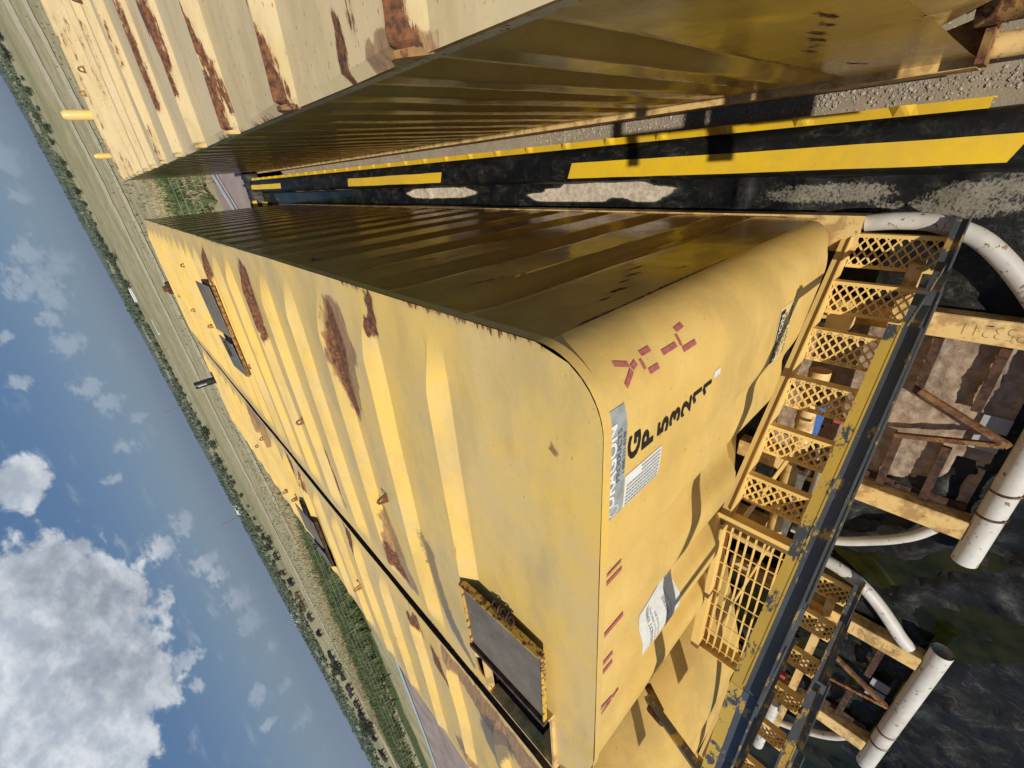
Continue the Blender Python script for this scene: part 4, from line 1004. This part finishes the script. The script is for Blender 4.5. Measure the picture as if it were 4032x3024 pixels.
# loose stones of the strip
def stones():
    r_ = random.Random(3); V = []; F = []
    base = [(-1, -1, -.6), (1, -1, -.5), (1, 1, -.6), (-1, 1, -.5), (-.6, -.5, .6), (.5, -.6, .7), (.6, .6, .5), (-.5, .5, .8)]
    fc = [(3, 2, 1, 0), (4, 5, 6, 7), (0, 1, 5, 4), (1, 2, 6, 5), (2, 3, 7, 6), (3, 0, 4, 7)]
    for k in range(2300):
        x = r_.uniform(.145, .23) if k % 2 else r_.uniform(.1, .32); y = r_.uniform(-.4, 3.4) if k < 1900 else r_.uniform(0, 11)
        if k % 9 == 0: x = r_.uniform(.14, .6); y = r_.uniform(-1.2, .25)
        s = r_.choice((.0022, .003, .004, .0055, .008))*r_.uniform(.7, 1.2); a = r_.uniform(0, 6.3); c_, s_ = math.cos(a), math.sin(a); b = len(V)
        for p in base: V.append((x+(p[0]*c_-p[1]*s_)*s*r_.uniform(.8, 1.2), y+(p[0]*s_+p[1]*c_)*s, .001+(p[2]+.6)*s*.6))
        F += [tuple(b+i for i in f_) for f_ in fc]
    me = bpy.data.meshes.new('gravel_stones'); me.from_pydata(V, [], F)
    m1 = plain('stone', (.24, .20, .15), (.46, .41, .34), 40, .85, bs_=0); o = link('gravel_stones', me, None, m1); tag(o, 'loose pale stones scattered on the gravel strip by the right tank', 'stones', kind='stuff')
stones()

# ------------------------------------------------------------------ behind the tanks
def gz(x, y): return float(ground_z(np.array(float(x)), np.array(float(y))))
o = MB().tube([(3.2, 21.2, .06), (-4.5, 12.2, .06)], .055, 10).build('pipeline', GREYST, None, True); tag(o, 'pale grey pipe on the dirt beyond the aisle, the thicker of two', 'pipe')
o = MB().tube([(3.2, 20.8, .04), (-4.5, 11.8, .04)], .03, 8).build('pipeline', GREYST, None, True); tag(o, 'thin grey pipe just in front of the thicker one beyond the aisle', 'pipe')
o = MB().tube([(-14, 17.0, .08), (-22, 16.15, .08), (-26.4, 15.75, .08), (-32, 15.25, .08), (-45, 15.1, .08)], .055, 10).build('hose', BLUEP, None, True); tag(o, 'pale blue hose along the dirt edge by the green ditch, far left', 'hose')
# wire fence
fe = empty('wire_fence', (-12, 19, 0), 'thin wire fence with wooden posts between the dirt pad and the grass', 'fence')
fpts = [(6, 19.8), (3.5, 19.6), (1, 19.4), (-1.5, 19.2), (-4, 19.0), (-7, 19.2), (-10, 19.8), (-14, 21), (-18, 21.6), (-22, 21.8), (-27, 21.6), (-32, 21.2), (-38, 21.0), (-45, 21)]
for i, (x, y) in enumerate(fpts):
    MB().tube([(x, y, -.1), (x, y, 1.2)], .035, 7).build('fence_post', WOOD, fe)
for h in (.22, .45, .68, .9, 1.1):
    MB().tube([(x, y, h) for x, y in fpts], .0045, 4).build('wire', WIRE, fe)
# grass tufts
def tufts(name, regions, mat, label, hmin, hmax, seed):
    r_ = random.Random(seed); V = []; F = []
    for (cx0, cx1, yfun, n, wd) in regions:
        for k in range(n):
            x = r_.uniform(cx0, cx1); y = yfun(x)+r_.gauss(0, wd)
            if y < 15.8 and x < -14: continue
            z = gz(x, y)-.02; h = r_.uniform(hmin, hmax)
            for b in range(5):
                a = r_.uniform(0, 6.3); dx, dy = math.cos(a), math.sin(a); w_ = .03*h/.4; l = r_.uniform(.2, .6)*h; i = len(V)
                V += [(x-dy*w_, y+dx*w_, z), (x+dy*w_, y-dx*w_, z), (x+dx*l*.5+dy*w_*.7, y+dy*l*.5-dx*w_*.7, z+h*.65), (x+dx*l, y+dy*l, z+h*r_.uniform(.75, 1.1))]
                F += [(i, i+1, i+2), (i, i+2, i+3)]
    me = bpy.data.meshes.new(name); me.from_pydata(V, [], F); o = link(name, me, None, mat); tag(o, label, 'grass', kind='stuff')
tufts('green_grass', [(-70, -9, lambda x: 25.5+.12*(-x-20)*1.0, 17000, 2.3), (-7, 6, lambda x: 24.5, 2600, 2.2)], GRASSG, 'tall green grass in the ditch behind the pad', .3, .75, 5)
tufts('dry_grass', [(-80, -9, lambda x: 33+.16*(-x-20), 12000, 2.8), (-8, 7, lambda x: 31, 3000, 3.0), (-8, 7, lambda x: 21.5, 900, 1.0)], GRASSD, 'pale dry grass standing beyond the green ditch', .25, .6, 6)
tufts('weeds', [(-90, 30, lambda x: 50, 2200, 9)], plain('weed_leaves', (.05, .065, .02), (.10, .11, .04), 2, .9, bs_=0), 'low dark weeds dotted over the tan field', .12, .3, 8)

# ------------------------------------------------------------------ trees, cows, poles, sheds
def leaf_crown(rng, h, w, n, leaf):
    V = []; F = []; lobes = [(rng.uniform(-.42, .42)*w, rng.uniform(-.42, .42)*w, rng.uniform(.35, .82)*h, rng.uniform(.18, .34)*w) for _ in range(9)]
    for k in range(n):
        lx, ly, lz, lr = rng.choice(lobes); d = Vector((rng.gauss(0, 1), rng.gauss(0, 1), rng.gauss(0, .8))).normalized()*lr*rng.uniform(.55, 1.08)
        c = Vector((lx, ly, lz))+d; a = Vector((rng.gauss(0, 1), rng.gauss(0, 1), rng.gauss(0, 1))).normalized(); b = a.orthogonal().normalized(); s = leaf*rng.uniform(.6, 1.3)
        i = len(V); V += [tuple(c-a*s-b*s*.6), tuple(c+a*s-b*s*.5), tuple(c+a*s*.6+b*s), tuple(c-a*s*.7+b*s*.7)]; F.append((i, i+1, i+2, i+3))
    me = bpy.data.meshes.new('crown'); me.from_pydata(V, [], F); return me
rng = random.Random(21)
protos = []
for k in range(5):
    h = rng.uniform(4.5, 7); w_ = rng.uniform(5, 8)
    cm = leaf_crown(rng, h, w_, 620, .33); cm.materials.append(LEAF if k % 2 else LEAF2)
    tb = MB(); tb.tube([(0, 0, -.3), (.1, 0, h*.25), (.0, .1, h*.5)], [.28, .2, .1], 7)
    for q in range(4):
        a = q*1.6+k; tb.tube([(.05, 0, h*.25), (math.cos(a)*w_*.18, math.sin(a)*w_*.18, h*.5), (math.cos(a)*w_*.3, math.sin(a)*w_*.3, h*.62)], [.1, .07, .03], 5)
    tm = tb.mesh('trunk'); tm.materials.append(BARK); protos.append((cm, tm, h, w_))
def place_tree(x, y, s, k, label, group):
    cm, tm, h, w_ = protos[k]
    e = empty('tree', (x, y, gz(x, y)-.1), label, 'tree', group); e.scale = (s, s, s); e.rotation_euler.z = rng.uniform(0, 6.28)
    for nm, me in (('crown', cm), ('trunk', tm)):
        o = bpy.data.objects.new(nm, me); col.objects.link(o); o.parent = e
def on_bearing(az, d):   # az degrees left of +Y
    return -d*math.sin(R(az)), d*math.cos(R(az))
kinds = ['small dark round tree in the distant tree line', 'broad green tree in the distant tree line']
az = -22
while az < 76:
    d = 215+35*math.sin(az*.13)+rng.uniform(-12, 12)
    if az > 34: d += (az-34)*2.0
    x, y = on_bearing(az, d); k = rng.randrange(5)
    place_tree(x, y, rng.uniform(.15, .40)*(.75 if az > 40 else 1), k, kinds[k % 2], 'trees of the distant tree line')
    az += rng.uniform(.55, 1.5)*(1.25 if az > 30 else 1)
for az, d, s in ((5.2, 185, .55), (8.0, 178, .4), (24, 150, .45), (26, 146, .4), (38, 120, .3), (46.5, 128, .45), (53.5, 108, .42), (60, 120, .5), (65, 140, .6), (66.2, 128, .5)):
    x, y = on_bearing(az, d); place_tree(x, y, s, rng.randrange(5), 'lone low bush standing out in the pasture before the tree line', 'bushes in the pasture')
def hedge():
    r_ = random.Random(9); V = []; F = []
    for k in range(16000):
        az = r_.uniform(-24, 78); d = r_.choice((262, 300, 420, 620, 900))+r_.uniform(-10, 10); x, y = on_bearing(az, d)
        if fbm(np.array(az*.7), np.array(d*.03), 5, 3) < .42: continue
        z = gz(x, y)+r_.uniform(0, 1.8 if d < 500 else 4)*(d/400)**.5; s = r_.uniform(.35, .8)*(d/260)**.8
        a = Vector((r_.gauss(0, 1), r_.gauss(0, 1), r_.gauss(0, 1))).normalized(); b = a.orthogonal().normalized(); c = Vector((x, y, z)); i = len(V)
        V += [tuple(c-a*s-b*s*.6), tuple(c+a*s-b*s*.5), tuple(c+a*s*.6+b*s), tuple(c-a*s*.7+b*s*.7)]; F.append((i, i+1, i+2, i+3))
    me = bpy.data.meshes.new('far_scrub'); me.from_pydata(V, [], F); o = link('far_scrub', me, None, LEAF); tag(o, 'far dark band of scrub and woodland below the horizon', 'scrub', kind='stuff')
hedge()
# cattle
def cow_mesh(head_down):
    pts = [(0, 0, 1.0), (.55, 0, 1.02), (-.6, 0, 1.02), (-.95, 0, .98), (.85, 0, 1.15), (1.1, 0, 1.30 if not head_down else .75), (1.38, 0, 1.18 if not head_down else .30)]
    rad = [.40, .38, .40, .27, .24, .17, .12]; ed = [(0, 1), (0, 2), (2, 3), (1, 4), (4, 5), (5, 6)]
    for sx, j in ((.6, 1), (-.75, 2)):
        for sy in (-.2, .2):
            a = len(pts); pts += [(sx, sy, .62), (sx+.03, sy, .32), (sx, sy, .03)]; rad += [.15, .075, .07]; ed += [(j, a), (a, a+1), (a+1, a+2)]
    a = len(pts); pts += [(-1.12, 0, .8), (-1.14, 0, .4)]; rad += [.05, .04]; ed += [(3, a), (a, a+1)]
    me = bpy.data.meshes.new('cow'); me.from_pydata(pts, ed, []); ob = bpy.data.objects.new('cow_tmp', me); col.objects.link(ob)
    md = ob.modifiers.new('s', 'SKIN'); 
    for v_, r_ in zip(me.skin_vertices[0].data, rad): v_.radius = (r_, r_)
    me.skin_vertices[0].data[0].use_root = True
    ob.modifiers.new('u', 'SUBSURF').levels = 1
    dg = bpy.context.evaluated_depsgraph_get(); out = bpy.data.meshes.new_from_object(ob.evaluated_get(dg)); bpy.data.objects.remove(ob); out.name = 'cow'
    out.polygons.foreach_set('use_smooth', [True]*len(out.polygons)); return out
cows = {}
for hd in (0, 1):
    for nm, mt in (('b', COWB), ('r', COWR)):
        m_ = cow_mesh(hd); m_.materials.clear(); m_.materials.append(mt); cows[(hd, nm)] = m_
cpos = [(-86.9, 118.2), (-87.3, 114.5), (-87.3, 109.3), (-84.5, 101), (-82.9, 99.1), (-95.9, 107), (-84.6, 90.4), (-86, 91.5), (-88.2, 88.8), (-86.8, 83.9), (-88, 80.5), (-91, 77.7), (-97, 75.7),
        (-100, 76), (-101.2, 73.7), (-102.5, 72.6), (-99.5, 67.3), (-104, 70.5), (-109.7, 69.6), (-108, 68.6), (-107, 71), (-111, 68), (-116, 70), (-123, 74.5), (-112.1, 64.4), (-114, 63), (-120, 62), (-118, 60)]
r_ = random.Random(2)
for i, (x, y) in enumerate(cpos):
    hd = r_.random() < .6; nm = 'r' if i in (5, 8, 9, 18) else 'b'
    o = link('cow', cows[(int(hd), nm)]); o.location = (x, y, gz(x, y)-.02); o.rotation_euler.z = r_.choice((R(40), R(215), R(75), R(190)))+r_.uniform(-.4, .4)
    lab = {('b', 1): 'black cow grazing with its head down in the far pasture', ('b', 0): 'black cow standing with its head up in the far pasture',
           ('r', 1): 'reddish brown cow grazing among the black herd', ('r', 0): 'reddish brown cow standing head up among the black herd'}[(nm, int(hd))]
    tag(o, lab, 'cow', 'cattle herd in the far pasture')
# poles
for x, y, h, r__, lab in ((-74.4, 110, 7.5, .11, 'bare dark utility pole rising above the horizon beside the cattle'), (-68.6, 181.2, 9.0, .09, 'thin pale pole near the tree line, right of the dark pole'),
                     (-37, 141.6, 3.4, .10, 'short dark pole before the tree line, the nearest to the aisle')):
    o = MB().tube([(x, y, gz(x, y)), (x, y, gz(x, y)+h)], [r__, r__*.7], 7).build('utility_pole', WOOD, None); tag(o, lab, 'pole')
def shed(x, y, l, w_, h, rz, lab):
    e = empty('farm_shed', (x, y, gz(x, y)), lab, 'shed'); e.rotation_euler.z = rz
    me = MB().box(-l/2, l/2, -w_/2, w_/2, 0, h).mesh('wall'); me.materials.append(SHEETW); o = bpy.data.objects.new('wall', me); col.objects.link(o); o.parent = e
    me = MB().prism([(-l/2, -w_/2-.2, h), (-l/2, w_/2+.2, h), (-l/2, 0, h+w_*.22)], [(l/2, -w_/2-.2, h), (l/2, w_/2+.2, h), (l/2, 0, h+w_*.22)]).mesh('roof'); me.materials.append(SHEETW); o = bpy.data.objects.new('roof', me); col.objects.link(o); o.parent = e
shed(-36, 232, 6, 1.6, .5, R(25), 'long low white shed before the tree line, above the nearest tank')
shed(-35.5, 163, 6, .6, .15, R(58), 'thin white roof strip lying in the pasture, left of the long white shed')
shed(-399, 606, 14, 8, 3.5, R(20), 'tiny white farm building on the far hills near the horizon')
shed(-690, 650, 22, 9, 4.5, R(60), 'tiny white building on the far left horizon')

# ------------------------------------------------------------------ haze
hz = MB().box(-9000, 9000, -600, 9500, -190, 190).build('haze', None, None)
m_ = bpy.data.materials.new('air'); m_.use_nodes = True; nt = m_.node_tree; nt.nodes.clear()
oo = nt.nodes.new('ShaderNodeOutputMaterial'); vp = nt.nodes.new('ShaderNodeVolumePrincipled'); nt.links.new(vp.outputs[0], oo.inputs['Volume'])
vp.inputs['Color'].default_value = (.72, .85, 1, 1); vp.inputs['Density'].default_value = .00022; vp.inputs['Anisotropy'].default_value = .3
hz.data.materials.append(m_); tag(hz, 'thin blue haze in the air over the land', 'haze', kind='stuff')
